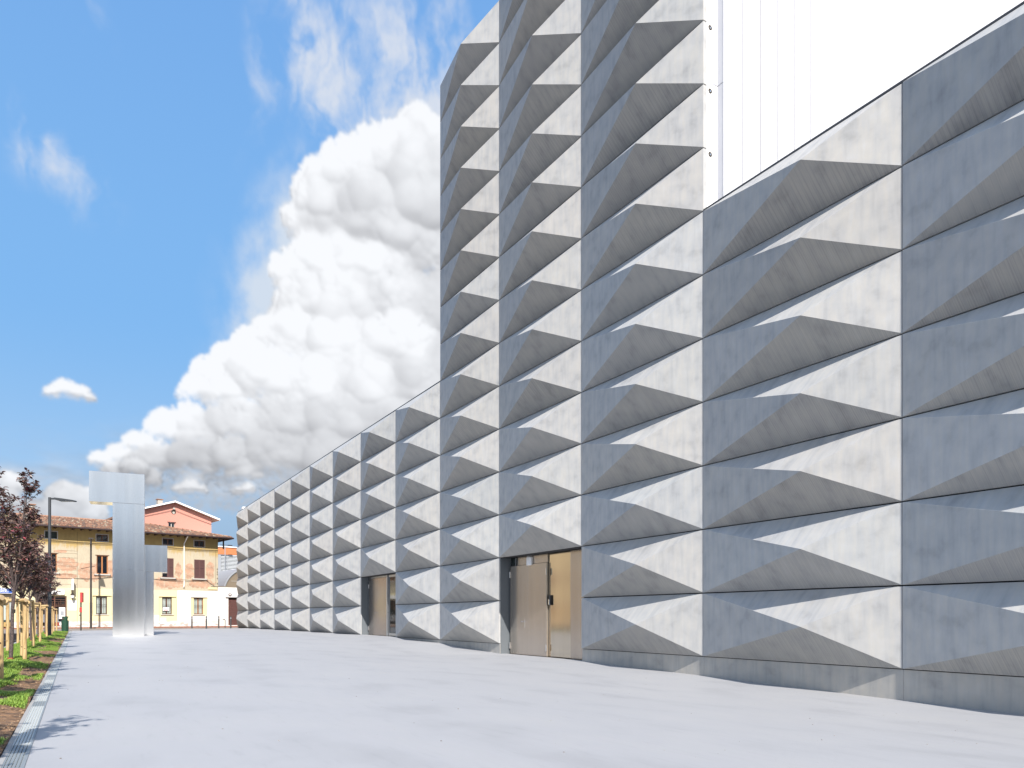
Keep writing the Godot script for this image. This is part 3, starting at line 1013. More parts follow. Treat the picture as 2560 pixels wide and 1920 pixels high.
func grass_and_chips() -> void:
	var n := FastNoiseLite.new()
	n.seed = 3
	n.frequency = 0.55
	n.fractal_octaves = 3
	var blade := begin()
	for k in 3:
		var a := TAU * k / 3.0
		var d := Vector3(cos(a), 0, sin(a))
		var side := Vector3(-d.z, 0, d.x) * 0.0045
		var o := d * 0.008
		var mid := o + d * 0.008 + Vector3(0, 0.030, 0)
		var tip := o + d * 0.026 + Vector3(0, 0.055, 0)
		tri(blade, o - side, o + side, mid + side * 0.7)
		tri(blade, o - side, mid + side * 0.7, mid - side * 0.7)
		tri(blade, mid - side * 0.7, mid + side * 0.7, tip)
	var mm := MultiMesh.new()
	mm.transform_format = MultiMesh.TRANSFORM_3D
	mm.use_colors = true
	mm.mesh = blade.commit()
	var r := RandomNumberGenerator.new()
	r.seed = 31
	var xs := []
	var cs := []
	for i in 150000:
		var t := -2.0 + pow(r.randf(), 1.35) * 51.0
		var s := r.randf_range(0.43, 1.59)
		var cover := n.get_noise_2d(t * 1.0, s * 2.4) + smoothstep(0.55, 1.15, s) * 0.62 - 0.04
		if cover < r.randf_range(-0.05, 0.18): continue
		var tall := 0.45 + 0.9 * clampf(cover, 0.0, 0.8)
		var b := Basis(Vector3.UP, r.randf() * TAU).scaled(Vector3(1.0, tall * r.randf_range(0.6, 1.2), 1.0))
		xs.append(Transform3D(b, fp(t, left(s), bed_y(t, left(s)) - 0.004)))
		var q := r.randf()
		cs.append(Color(0.16 + 0.13 * q, 0.30 + 0.10 * q, 0.045 + 0.02 * q) * r.randf_range(0.75, 1.15))
	mm.instance_count = xs.size()
	for i in xs.size():
		mm.set_instance_transform(i, xs[i])
		mm.set_instance_color(i, cs[i])
	var g := MultiMeshInstance3D.new()
	g.name = "grass"
	g.multimesh = mm
	g.material_override = M.grass_blade
	add_child(g)
	tag(g, "short bright green grass growing in patches under the staked trees", "grass", "", "stuff")
	# wood chips and stones on the bare soil
	var chip := begin()
	cbx(chip, Vector3(-0.016, 0, -0.008), Vector3(0.016, 0.009, 0.008), 0.003)
	var m2 := MultiMesh.new()
	m2.transform_format = MultiMesh.TRANSFORM_3D
	m2.use_colors = true
	m2.mesh = chip.commit()
	m2.instance_count = 9000
	for i in 9000:
		var t := -2.0 + pow(r.randf(), 1.5) * 40.0
		var s := 0.42 + pow(r.randf(), 1.4) * 0.9
		var b := Basis.from_euler(Vector3(r.randf_range(-0.5, 0.5), r.randf() * TAU, r.randf_range(-0.5, 0.5))).scaled(Vector3.ONE * r.randf_range(0.25, 1.0))
		m2.set_instance_transform(i, Transform3D(b, fp(t, left(s), bed_y(t, left(s)) - 0.001)))
		var q := r.randf()
		m2.set_instance_color(i, Color(0.38, 0.26, 0.16).lerp(Color(0.14, 0.08, 0.045), q) * r.randf_range(0.7, 1.1))
	var c := MultiMeshInstance3D.new()
	c.name = "wood_chips"
	c.multimesh = m2
	c.material_override = M.grass_blade
	add_child(c)
	tag(c, "wood chips and small stones strewn on the bare brown soil beside the drain", "wood chips", "", "stuff")

# ---------------------------------------------------------------- trees
func limb(st: SurfaceTool, a: Vector3, b: Vector3, r0: float, r1: float, sides: int, bend: Vector3) -> void:
	var m := (a + b) * 0.5 + bend
	tube(st, [a, a.lerp(m, 0.55), m, m.lerp(b, 0.55) + bend * 0.2, b], [r0, lerpf(r0, r1, 0.3), lerpf(r0, r1, 0.55), lerpf(r0, r1, 0.8), r1], sides, false)

func make_tree(seed_: int, fork: float, top: float, wide: float, lean: Vector3) -> Node3D:
	var r := RandomNumberGenerator.new()
	r.seed = seed_
	var o := Node3D.new()
	var tk := begin()
	var fp0 := lean * fork
	fp0.y = fork
	tube(tk, [Vector3(0, -0.05, 0), lean * fork * 0.3 + Vector3(0.006, fork * 0.35, 0), lean * fork * 0.65 + Vector3(-0.008, fork * 0.7, 0.006), fp0], [0.036, 0.031, 0.029, 0.031], 10, false)
	put("trunk", tk.commit(), M.bark, o)
	var gd := begin()
	tube(gd, [Vector3(0, -0.02, 0), Vector3(0.001, 0.11, 0)], [0.052, 0.050], 12, false)
	put("trunk_guard", gd.commit(), M.guard_red, o)
	var sp := begin()
	tube(sp, [lean * 0.9 + Vector3(0, 0.93, 0), lean * 0.98 + Vector3(0, 1.0, 0)], [0.038, 0.038], 10, true)
	put("tie", sp.commit(), M.strap_dark, o)
	var br := begin()
	var leaves := []
	var cols := []
	var nl := 11
	for i in nl:
		var az := TAU * i / nl + r.randf_range(-0.35, 0.35)
		var rise := r.randf_range(0.35, 1.0)
		if i < 2: rise = 1.12
		var reach := wide * (0.55 + 0.55 * r.randf()) * (1.15 - 0.75 * clampf(rise, 0.0, 1.0))
		var end := fp0 + Vector3(cos(az) * reach, (top - fork) * rise * 0.93, sin(az) * reach)
		var start := fp0 + Vector3(0, r.randf_range(-0.10, 0.06), 0)
		if rise > 1.0: start = fp0
		limb(br, start, end, 0.017, 0.004, 6, Vector3(cos(az), -0.25, sin(az)) * reach * 0.22)
		for j in 12:
			var f := r.randf_range(0.22, 1.0)
			var bend := Vector3(cos(az), -0.25, sin(az)) * reach * 0.22
			var on := start.lerp(end, f) + bend * sin(f * PI) * 0.95
			var a2 := az + r.randf_range(-1.6, 1.6)
			var ln := r.randf_range(0.20, 0.50) * (1.1 - 0.5 * f) * (wide / 0.66)
			var tip := on + Vector3(cos(a2) * ln * 0.75, ln * r.randf_range(0.2, 0.95), sin(a2) * ln * 0.75)
			limb(br, on, tip, 0.006, 0.002, 4, Vector3(0, -0.02, 0))
			for k in 5:
				var g := r.randf_range(0.25, 1.0)
				var p := on.lerp(tip, g)
				var a3 := r.randf() * TAU
				var l3 := r.randf_range(0.06, 0.19)
				var q := p + Vector3(cos(a3) * l3 * 0.8, l3 * r.randf_range(-0.2, 0.8), sin(a3) * l3 * 0.8)
				tube(br, [p, q], [0.0022, 0.0012], 3, false)
				for m in 5:
					var h := (m + 0.6) / 5.0
					var at := p.lerp(q, h)
					var b := Basis.from_euler(Vector3(r.randf_range(-0.9, 0.5), r.randf() * TAU, r.randf_range(-0.7, 0.7)))
					leaves.append(Transform3D(b.scaled(Vector3.ONE * r.randf_range(0.8, 1.35)), at))
					var c := Color(0.080, 0.042, 0.046).lerp(Color(0.15, 0.09, 0.07), r.randf())
					if r.randf() < 0.06: c = Color(0.19, 0.04, 0.05)
					if r.randf() < 0.10: c = Color(0.10, 0.085, 0.05)
					cols.append(c * r.randf_range(0.85, 1.6))
	put("branches", br.commit(), M.bark, o)
	# one folded leaf
	var lf := begin()
	var L := 0.062
	var wd := 0.019
	var s0 := Vector3.ZERO
	var e0 := Vector3(0, -0.012, L)
	var m0 := Vector3(0, 0.002, L * 0.45)
	for sd in [-1.0, 1.0]:
		var edge := Vector3(sd * wd, 0.007, L * 0.42)
		var e2 := Vector3(sd * wd * 0.7, 0.002, L * 0.74)
		if sd > 0.0:
			tri(lf, s0, m0, edge); tri(lf, m0, e2, edge); tri(lf, m0, e0, e2)
		else:
			tri(lf, s0, edge, m0); tri(lf, m0, edge, e2); tri(lf, m0, e2, e0)
	var mm := MultiMesh.new()
	mm.transform_format = MultiMesh.TRANSFORM_3D
	mm.use_colors = true
	mm.mesh = lf.commit()
	mm.instance_count = leaves.size()
	for i in leaves.size():
		mm.set_instance_transform(i, leaves[i])
		mm.set_instance_color(i, cols[i])
	var cr := MultiMeshInstance3D.new()
	cr.name = "crown"
	cr.multimesh = mm
	cr.material_override = M.plum_leaf
	cr.set_meta("kind", "stuff")
	o.add_child(cr)
	return o

func trees() -> void:
	var kinds := [make_tree(5, 1.36, 3.35, 0.68, Vector3(0.05, 0, 0.02)), make_tree(6, 1.40, 3.10, 0.66, Vector3(-0.02, 0, 0.03)), make_tree(9, 1.33, 3.20, 0.66, Vector3(0.03, 0, -0.03))]
	# ahead, along the strip: position, kind, turn, label
	var T := [
		[-2.68, 2.2, 1, 1.0, "purple-leaved tree at the very near end of the grass strip, its shadow on the drain"],
		[-4.88, 5.8, 2, 4.0, "second purple-leaved tree from the near end of the strip, left of the frame"],
		[-7.25, 9.9, 1, 2.0, "third purple-leaved tree from the near end, just left of the frame"],
		[-9.23, 13.79, 0, 0.4, "nearest purple-leaved tree in full view, before the blue shop sign"],
		[-12.19, 18.74, 2, 2.6, "purple-leaved tree whose trunk stands behind the thick pair of stakes"],
		[-15.42, 24.04, 1, 5.1, "third visible purple-leaved tree, left of the grey lamp post"],
		[-17.83, 28.23, 0, 3.3, "purple-leaved tree directly before the foot of the grey lamp post"],
		[-21.31, 34.21, 2, 1.2, "farthest visible purple-leaved tree, small, right behind the lamp post"],
	]
	var used := [false, false, false]
	for e in T:
		var k: int = e[2]
		var o: Node3D = kinds[k] if not used[k] else kinds[k].duplicate()
		used[k] = true
		o.name = numbered("plum_tree")
		add_child(o)
		o.position = Vector3(e[0], 0.0, -e[1])
		o.rotation.y = e[3]
		var sc: float = 1.0 if e[1] < 22.0 else 1.06
		o.scale = Vector3(sc, sc, sc)
		tag(o, e[4], "tree", "young purple-leaved trees in the grass strip")

func post_mesh(h: float, r: float, sd: int) -> ArrayMesh:
	var g := RandomNumberGenerator.new()
	g.seed = sd
	var st := begin()
	var c := 0.008
	tube(st, [Vector3(0, -0.15, 0), Vector3(g.randf_range(-c, c), h * 0.4, g.randf_range(-c, c)), Vector3(g.randf_range(-c, c), h - 0.008, g.randf_range(-c, c)), Vector3(0, h, 0)], [r, r * 0.99, r * 0.97, r * 0.85], 12, true)
	return st.commit()

func guards() -> void:
	# each guard: right post, left post (position ahead and across), extra post, label
	var G := [
		[Vector2(-6.37, 9.33), Vector2(-7.35, 9.6), Vector2(-6.62, 9.55), "nearest tree guard, its rough pine posts cut by the left edge of the picture"],
		[Vector2(-9.12, 14.03), Vector2(-10.1, 14.4), Vector2(-9.68, 14.8), "tree guard whose two thick pine posts stand close together before the others"],
		[Vector2(-12.41, 19.42), Vector2(-11.36, 16.88), null, "tree guard with a slender left post rising in front of the shop window"],
		[Vector2(-14.70, 23.34), Vector2(-14.35, 21.77), null, "pine tree guard midway along the strip, left of the lamp post"],
		[Vector2(-17.22, 27.75), Vector2(-17.93, 27.75), null, "pine tree guard whose right post touches the lamp post"],
		[Vector2(-20.15, 32.82), Vector2(-20.62, 32.4), null, "pine tree guard just right of the lamp post"],
		[Vector2(-23.39, 38.26), Vector2(-24.2, 38.6), null, "last but one pine tree guard, far along the strip"],
		[Vector2(-25.1, 41.3), Vector2(-26.0, 41.5), null, "farthest pine tree guard, nearest the green litter bin"],
	]
	var idx := 0
	for g in G:
		var a: Vector2 = g[0]
		var b: Vector2 = g[1]
		var base := Vector3(a.x, 0.0, -a.y)
		var o := thing("tree_guard", g[3], "tree guard", base, 0.0, "pine tree guards along the strip")
		var h := 1.19 if idx == 1 else (1.12 if idx == 0 else 1.29)
		var posts := [a, b]
		if g[2] != null: posts.append(g[2])
		for p in posts:
			var pm := put("post", post_mesh(h, 0.036, idx * 7 + posts.find(p)), M.pine_wood, o)
			pm.position = Vector3(p.x, 0, -p.y) - base
			for q in 3:
				var kn := begin()
				var ky := h * (0.2 + 0.28 * q) + 0.03 * idx
				var ka := 0.7 + q * 1.1 + idx
				var dir := Vector3(sin(ka) * 0.6, 0, 1).normalized()
				tube(kn, [dir * 0.033 + Vector3(0, ky, 0), dir * 0.0375 + Vector3(0, ky, 0)], [0.011, 0.008], 8)
				put("knot", kn.commit(), M.knot, pm)
		var pa := Vector3(0, h - 0.035, 0)
		var pb := Vector3(b.x, h - 0.035, -b.y) - base
		var d := (pb - pa).normalized()
		var off := Vector3(0.0, 0.012, 0.070)
		var rl := begin()
		tube(rl, [pa - d * 0.09 + off, (pa + pb) * 0.5 + off + Vector3(0, -0.004, 0), pb + d * 0.09 + off], [0.036, 0.035, 0.036], 12, false)
		var ro := put("rail", rl.commit(), M.pine_wood, o)
		for e in [[pa - d * 0.09 + off, -1.0], [pb + d * 0.09 + off, 1.0]]:
			var cp := begin()
			tube(cp, [e[0] - d * e[1] * 0.004, e[0] + d * e[1] * 0.003], [0.0362, 0.032], 12, true)
			put("rail_end", cp.commit(), M.wood_end, ro)
		if idx < 2:
			var r2 := begin()
			var ex: Vector2 = g[2]
			var pe := Vector3(ex.x, h - 0.06, -ex.y) - base
			tube(r2, [pa + Vector3(0.07, -0.02, 0.02), pe + Vector3(0.03, -0.02, -0.2)], [0.034, 0.034], 12, true)
			put("rail", r2.commit(), M.pine_wood, o)
		idx += 1

func lamp_and_bin() -> void:
	var o := thing("lamp_post", "tall dark grey lamp post with a flat angled head, standing in the grass strip", "lamp post", Vector3(-18.82, 0, -30.51))
	var st := begin()
	tube(st, [Vector3(0, -0.1, 0), Vector3(0, 2.2, 0), Vector3(0, 2.23, 0), Vector3(0, 5.72, 0)], [0.066, 0.066, 0.060, 0.052], 20, true)
	obj("post", st, M.lamp_grey, o)
	var arm := begin()
	bx(arm, Vector3(0.03, 5.63, -0.02), Vector3(0.30, 5.70, 0.02))
	obj("arm", arm, M.lamp_grey, o)
	var hd := begin()
	# the head: a thin tapering blade with a thicker gear box underneath
	var prof := [Vector2(0.25, 5.70), Vector2(0.62, 5.655), Vector2(1.02, 5.595), Vector2(1.045, 5.565), Vector2(1.0, 5.545), Vector2(0.62, 5.575), Vector2(0.34, 5.59), Vector2(0.25, 5.62)]
	for i in prof.size():
		var a: Vector2 = prof[i]; var b: Vector2 = prof[(i + 1) % prof.size()]
		quad(hd, Vector3(a.x, a.y, -0.13), Vector3(a.x, a.y, 0.13), Vector3(b.x, b.y, 0.13), Vector3(b.x, b.y, -0.13))
	for i in range(1, prof.size() - 1):
		for z in [0.13, -0.13]:
			var a := Vector3(prof[0].x, prof[0].y, z); var b := Vector3(prof[i].x, prof[i].y, z); var c := Vector3(prof[i + 1].x, prof[i + 1].y, z)
			if z > 0.0: tri(hd, a, c, b)
			else: tri(hd, a, b, c)
	obj("lamp_head", hd, M.lamp_grey, o)
	var gl := begin()
	cbx(gl, Vector3(0.45, 5.548, -0.09), Vector3(0.95, 5.575, 0.09), 0.005)
	obj("lamp_glass", gl, M.galvanised_light, o)
	var fl := begin()
	disc_prism(fl, Vector3(0, -0.05, 0), 0.13, 0.075, 16, 0.10)
	obj("base", fl, M.lamp_grey, o)
	# litter bin
	var b := thing("litter_bin", "dark green litter bin with a flared rim beside the grass strip", "bin", Vector3(-26.0, 0, -43.6))
	var body := begin()
	tube(body, [Vector3(0, 0.0, 0), Vector3(0, 0.03, 0), Vector3(0, 0.64, 0), Vector3(0, 0.65, 0)], [0.155, 0.168, 0.182, 0.165], 24, true)
	obj("body", body, M.bin_green, b)
	var neck := begin()
	tube(neck, [Vector3(0, 0.651, 0), Vector3(0, 0.72, 0), Vector3(0, 0.80, 0), Vector3(0, 0.85, 0)], [0.135, 0.13, 0.145, 0.185], 24, false)
	obj("neck", neck, M.bin_green, b)
	var lid := begin()
	tube(lid, [Vector3(0, 0.851, 0), Vector3(0, 0.865, 0), Vector3(0, 0.88, 0)], [0.19, 0.19, 0.12], 24, true)
	obj("rim", lid, M.bin_green, b)
	var mo := begin()
	cbx(mo, Vector3(-0.10, 0.69, 0.115), Vector3(0.02, 0.80, 0.155), 0.01)
	obj("opening", mo, M.hole_dark, b)
	for k in 10:
		var f := begin()
		var a := TAU * k / 10.0
		tube(f, [Vector3(cos(a) * 0.172, 0.04, sin(a) * 0.172), Vector3(cos(a) * 0.185, 0.62, sin(a) * 0.185)], [0.008, 0.008], 5, true)
		obj("flute", f, M.bin_green, b)

# ---------------------------------------------------------------- the old house across the street
const HL := 24.0     # length of its front
const HT := 7.75     # height of the eaves

func patch(q: float, h: float, cq: float, ch: float, rq: float, rh: float, n: FastNoiseLite) -> float:
	var d := Vector2((q - cq) / rq, (h - ch) / rh).length() + 0.35 * n.get_noise_2d(q * 2.2, h * 2.2) + 0.12 * n.get_noise_2d(q * 9.0, h * 9.0)
	return 1.0 - smoothstep(0.93, 1.0, d)

# colour of the render: cream below, bare beige plaster with fallen patches above, ochre under the eaves
func house_texture() -> ImageTexture:
	var w := 1536
	var hh := 512
	var n := FastNoiseLite.new()
	n.seed = 17; n.frequency = 1.0; n.fractal_octaves = 4
	var P := [[4.1, 3.75, 1.3, 0.55], [2.42, 4.75, 0.36, 0.75], [0.68, 4.9, 0.36, 0.80], [3.32, 4.75, 0.30, 0.65], [1.5, 3.75, 1.2, 0.42], [11.5, 4.9, 0.75, 0.55], [11.6, 4.0, 0.8, 0.25], [9.9, 4.4, 1.0, 0.75], [8.3, 4.7, 0.6, 0.8], [7.2, 3.9, 1.2, 0.5], [6.0, 4.9, 0.5, 0.6], [14.0, 4.6, 0.7, 0.7], [12.0, 5.9, 0.45, 0.12], [16.5, 4.2, 1.4, 0.5], [19.5, 4.8, 0.8, 0.8]]
	var a := PackedByteArray()
	a.resize(w * hh * 3)
	for j in hh:
		var h := 8.0 * (1.0 - (j + 0.5) / hh)
		for i in w:
			var q := HL * (1.0 - (i + 0.5) / w)
			var f := n.get_noise_2d(q * 0.9, h * 0.9)
			var g := n.get_noise_2d(q * 5.0, h * 1.1)
			var fine := n.get_noise_2d(q * 11.0, h * 11.0)
			var c := Vector3(0.465, 0.405, 0.30) * (1.0 + 0.09 * f + 0.10 * g + 0.05 * fine)
			c = c.lerp(Vector3(0.34, 0.30, 0.225), smoothstep(0.05, 0.45, g + f * 0.6) * 0.35)
			# ochre band, running down in places
			var oc := smoothstep(6.12, 6.62, h + 0.32 * f + 0.22 * g)
			c = c.lerp(Vector3(0.40, 0.285, 0.115) * (1.0 + 0.10 * f + 0.08 * g), oc)
			# fallen render
			if h > 3.15 and h < 6.0:
				for p in P:
					var t := patch(q, h, p[0], p[1], p[2], p[3], n)
					if t > 0.0:
						var row := int(floor(h / 0.075))
						var bq := fposmod(q + (0.13 if row % 2 == 0 else 0.0), 0.26) / 0.26
						var mortar := 1.0 if (fposmod(h, 0.075) < 0.016 or bq < 0.06) else 0.0
						var tone := 0.75 + 0.4 * absf(sin(row * 12.9 + floor((q + (0.13 if row % 2 == 0 else 0.0)) / 0.26) * 78.2))
						var br := Vector3(0.42, 0.235, 0.155) * tone
						br = br.lerp(Vector3(0.46, 0.385, 0.29), clampf(mortar * 0.7 + maxf(0.0, n.get_noise_2d(q * 3.0 + 50.0, h * 3.0)) * 1.1, 0.0, 1.0))
						c = c.lerp(br, t)
			# ground floor
			var edge := 3.09 + 0.012 * fine
			if h < edge:
				var cream := Vector3(0.66, 0.60, 0.375) * (1.0 + 0.03 * f)
				var white := Vector3(0.76, 0.75, 0.72) * (1.0 + 0.03 * f)
				var lime := smoothstep(3.42, 3.36, q + 0.03 * fine)
				if q > 4.86 and q < 5.25 and h < 1.0: lime = 1.0
				var gr := cream.lerp(white, lime)
				var foot := smoothstep(0.55, 0.42, h + 0.06 * f)
				gr = gr.lerp(Vector3(0.66, 0.64, 0.61), foot)
				var dirt := smoothstep(0.02, 0.35, n.get_noise_2d(q * 1.9, h * 3.0 + 9.0)) * smoothstep(0.75, 0.10, h)
				gr = gr.lerp(Vector3(0.27, 0.235, 0.20), dirt * 0.75)
				c = gr
			var s := Color(c.x, c.y, c.z).linear_to_srgb()
			var o := (j * w + i) * 3
			a[o] = int(clampf(s.r, 0, 1) * 255.0); a[o + 1] = int(clampf(s.g, 0, 1) * 255.0); a[o + 2] = int(clampf(s.b, 0, 1) * 255.0)
	return ImageTexture.create_from_image(Image.create_from_data(w, hh, false, Image.FORMAT_RGB8, a))

# a wall in the plane z = 0 with rectangular openings [x0, x1, y0, y1] and reveals of some depth
func holed_wall(x0: float, x1: float, y0: float, y1: float, holes: Array, deep: float, uvx: float, uvy: float) -> SurfaceTool:
	var st := begin()
	var xs := [x0, x1]
	var ys := [y0, y1]
	for h in holes:
		for v in [h[0], h[1]]:
			if not xs.has(v): xs.append(v)
		for v in [h[2], h[3]]:
			if not ys.has(v): ys.append(v)
	xs.sort()
	ys.sort()
	for i in xs.size() - 1:
		for j in ys.size() - 1:
			var mx: float = (xs[i] + xs[i + 1]) * 0.5
			var my: float = (ys[j] + ys[j + 1]) * 0.5
			var open := false
			for h in holes:
				if mx > h[0] and mx < h[1] and my > h[2] and my < h[3]: open = true
			if open: continue
			var a := Vector3(xs[i], ys[j], 0); var b := Vector3(xs[i + 1], ys[j + 1], 0)
			quad(st, a, Vector3(b.x, a.y, 0), b, Vector3(a.x, b.y, 0), Rect2((a.x + uvx) / uvx, 1.0 - a.y / uvy, (b.x - a.x) / uvx, -(b.y - a.y) / uvy))
	for h in holes:
		var u := Rect2((h[0] + uvx) / uvx, 1.0 - h[2] / uvy, 0.001, -0.001)
		quad(st, Vector3(h[0], h[2], 0), Vector3(h[0], h[2], -deep), Vector3(h[0], h[3], -deep), Vector3(h[0], h[3], 0), u)
		quad(st, Vector3(h[1], h[2], -deep), Vector3(h[1], h[2], 0), Vector3(h[1], h[3], 0), Vector3(h[1], h[3], -deep), u)
		quad(st, Vector3(h[0], h[2], 0), Vector3(h[1], h[2], 0), Vector3(h[1], h[2], -deep), Vector3(h[0], h[2], -deep), u)
		quad(st, Vector3(h[0], h[3], -deep), Vector3(h[1], h[3], -deep), Vector3(h[1], h[3], 0), Vector3(h[0], h[3], 0), u)
	return st

func b3(called: String, p: Node, m: Material, x0: float, x1: float, y0: float, y1: float, z0: float, z1: float, bev := 0.0) -> MeshInstance3D:
	var st := begin()
	if bev > 0.0: cbx(st, Vector3(x0, y0, z0), Vector3(x1, y1, z1), bev)
	else: bx(st, Vector3(x0, y0, z0), Vector3(x1, y1, z1))
	return obj(called, st, m, p)

# a two-leaf window set back in its opening
func casement(p: Node, h: Array, z: float, frame: Material, glass: Material, curtain := false) -> Node3D:
	var w := node("window", p)
	var x0: float = h[0]; var x1: float = h[1]; var y0: float = h[2]; var y1: float = h[3]
	var f := 0.06
	b3("frame", w, frame, x0, x1, y0, y0 + f, z - 0.05, z)
	b3("frame", w, frame, x0, x1, y1 - f, y1, z - 0.05, z)
	b3("frame", w, frame, x0, x0 + f, y0 + f, y1 - f, z - 0.05, z)
	b3("frame", w, frame, x1 - f, x1, y0 + f, y1 - f, z - 0.05, z)
	var xm := (x0 + x1) * 0.5
	b3("mullion", w, frame, xm - 0.05, xm + 0.05, y0 + f, y1 - f, z - 0.048, z + 0.012)
	b3("pane", w, glass, x0 + f, xm - 0.05, y0 + f, y1 - f, z - 0.03, z - 0.022)
	b3("pane", w, glass, xm + 0.05, x1 - f, y0 + f, y1 - f, z - 0.03, z - 0.022)
	b3("room_dark", w, M.interior_dark, x0, x1, y0, y1, z - 0.60, z - 0.50)
	if curtain:
		for e in [[x0 + f, xm - 0.05], [xm + 0.05, x1 - f]]:
			var st := begin()
			var k := 10
			for i in k:
				var xa: float = lerpf(e[0], e[1], float(i) / k); var xb: float = lerpf(e[0], e[1], float(i + 1) / k)
				var za := z - 0.07 + 0.012 * (i % 2); var zb := z - 0.07 + 0.012 * ((i + 1) % 2)
				quad(st, Vector3(xa, y0 + f, za), Vector3(xb, y0 + f, zb), Vector3(xb, y1 - f, zb), Vector3(xa, y1 - f, za))
			obj("curtain", st, M.curtain, w)
	return w

func shutter_leaf(p: Node, x0: float, x1: float, y0: float, y1: float, z: float) -> void:
	var s := node("shutter", p)
	var f := 0.055
	b3("stile", s, M.shutter_brown, x0, x0 + f, y0, y1, z, z + 0.04)
	b3("stile", s, M.shutter_brown, x1 - f, x1, y0, y1, z, z + 0.04)
	for y in [y0, (y0 + y1) * 0.5 - 0.04, y1 - 0.08]:
		b3("rail", s, M.shutter_brown, x0 + f, x1 - f, y, y + 0.08, z, z + 0.038)
	var n := int((y1 - y0) / 0.062)
	for i in n:
		var y := y0 + 0.09 + i * 0.062
		if y > y1 - 0.10 or absf(y - (y0 + y1) * 0.5) < 0.045: continue
		var st := begin()
		var a := Vector3(x0 + f, y, z + 0.034); var b := Vector3(x1 - f, y, z + 0.034)
		var c := Vector3(x1 - f, y + 0.040, z + 0.006); var d := Vector3(x0 + f, y + 0.040, z + 0.006)
		quad(st, a, b, c, d)
		quad(st, d + Vector3(0, -0.010, 0), c + Vector3(0, -0.010, 0), b + Vector3(0, -0.010, 0), a + Vector3(0, -0.010, 0))
		quad(st, a + Vector3(0, -0.010, 0), b + Vector3(0, -0.010, 0), b, a)
		obj("slat", st, M.shutter_brown, s)
	b3("backing", s, M.interior_dark, x0 + f, x1 - f, y0 + 0.05, y1 - 0.05, z - 0.012, z - 0.004)

func wire(called: String, pts: Array, sag: float, r: float, p: Node, m: Material) -> void:
	var st := begin()
	for i in pts.size() - 1:
		var a: Vector3 = pts[i]; var b: Vector3 = pts[i + 1]
		var q := []
		var rr := []
		for k in 7:
			var f := k / 6.0
			q.append(a.lerp(b, f) - Vector3(0, sag * 4.0 * f * (1.0 - f), 0))
			rr.append(r)
		tube(st, q, rr, 5, true)
	obj(called, st, m, p)

func tiled(p: Node, spots: Array, seed_: int) -> void:
	# spots: [origin, along the eaves, up the slope, row length at foot, row length at top, slope length, shift at foot]
	var r := RandomNumberGenerator.new()
	r.seed = seed_
	var st := begin()
	var L := 0.40
	var sides := 6
	for k in sides:
		var a0 := PI * k / sides; var a1 := PI * (k + 1) / sides
		var r0 := 0.098; var r1 := 0.078
		var A := Vector3(-cos(a0) * r0, sin(a0) * r0 * 0.85, 0); var B := Vector3(-cos(a1) * r0, sin(a1) * r0 * 0.85, 0)
		var C := Vector3(-cos(a1) * r1, sin(a1) * r1 * 0.85, -L); var D := Vector3(-cos(a0) * r1, sin(a0) * r1 * 0.85, -L)
		quad(st, A, B, C, D)
		tri(st, Vector3(0, 0, 0), B, A)
	var xs := []
	for s in spots:
		var org: Vector3 = s[0]; var ax: Vector3 = s[1]; var up: Vector3 = s[2]
		var nrm := ax.cross(up).normalized()
		var rows := int(s[5] / 0.30)
		for i in rows:
			var d := i * 0.30
			var f: float = d / s[5]
			var a: float = lerpf(0.0, s[6], f)
			var b: float = lerpf(s[3], s[4], f)
			var n := int((b - a) / 0.205)
			for k in n:
				var pos: Vector3 = org + ax * (a + 0.11 + k * 0.205 + r.randf_range(-0.012, 0.012)) + up * (d + r.randf_range(-0.02, 0.02)) + nrm * (0.02 + r.randf_range(-0.008, 0.012))
				var bs := Basis(ax, nrm, -up).rotated(nrm, r.randf_range(-0.06, 0.06))
				bs = bs.rotated(ax, 0.05 + r.randf_range(-0.02, 0.03))
				xs.append(Transform3D(bs, pos))
	var mm := MultiMesh.new()
	mm.transform_format = MultiMesh.TRANSFORM_3D
	mm.use_colors = true
	mm.mesh = st.commit()
	mm.instance_count = xs.size()
	for i in xs.size():
		mm.set_instance_transform(i, xs[i])
		var q := r.randf()
		var c := Color(0.20, 0.098, 0.058).lerp(Color(0.31, 0.17, 0.105), r.randf())
		if q < 0.22: c = Color(0.15, 0.095, 0.068)
		elif q < 0.30: c = Color(0.33, 0.26, 0.18)
		mm.set_instance_color(i, c * r.randf_range(0.75, 1.15))
	var o := MultiMeshInstance3D.new()
	o.name = kid_name(p, "roof_tiles")
	o.multimesh = mm
	o.material_override = M.roof_tile
	o.set_meta("kind", "stuff")
	p.add_child(o, true)

func text_on(called: String, s: String, size: float, m: Material, p: Node, at: Vector3, align := HORIZONTAL_ALIGNMENT_CENTER, bold := true, mono := false) -> void:
	var f := SystemFont.new()
	f.font_names = PackedStringArray(["Droid Sans"])
	f.font_weight = 700 if bold else 400
	var t := TextMesh.new()
	t.text = s
	t.font = f
	t.font_size = 64
	t.pixel_size = size / 46.0
	t.depth = 0.006
	t.horizontal_alignment = align
	t.vertical_alignment = VERTICAL_ALIGNMENT_BOTTOM
	var o := put(called, t, m, p)
	o.position = at

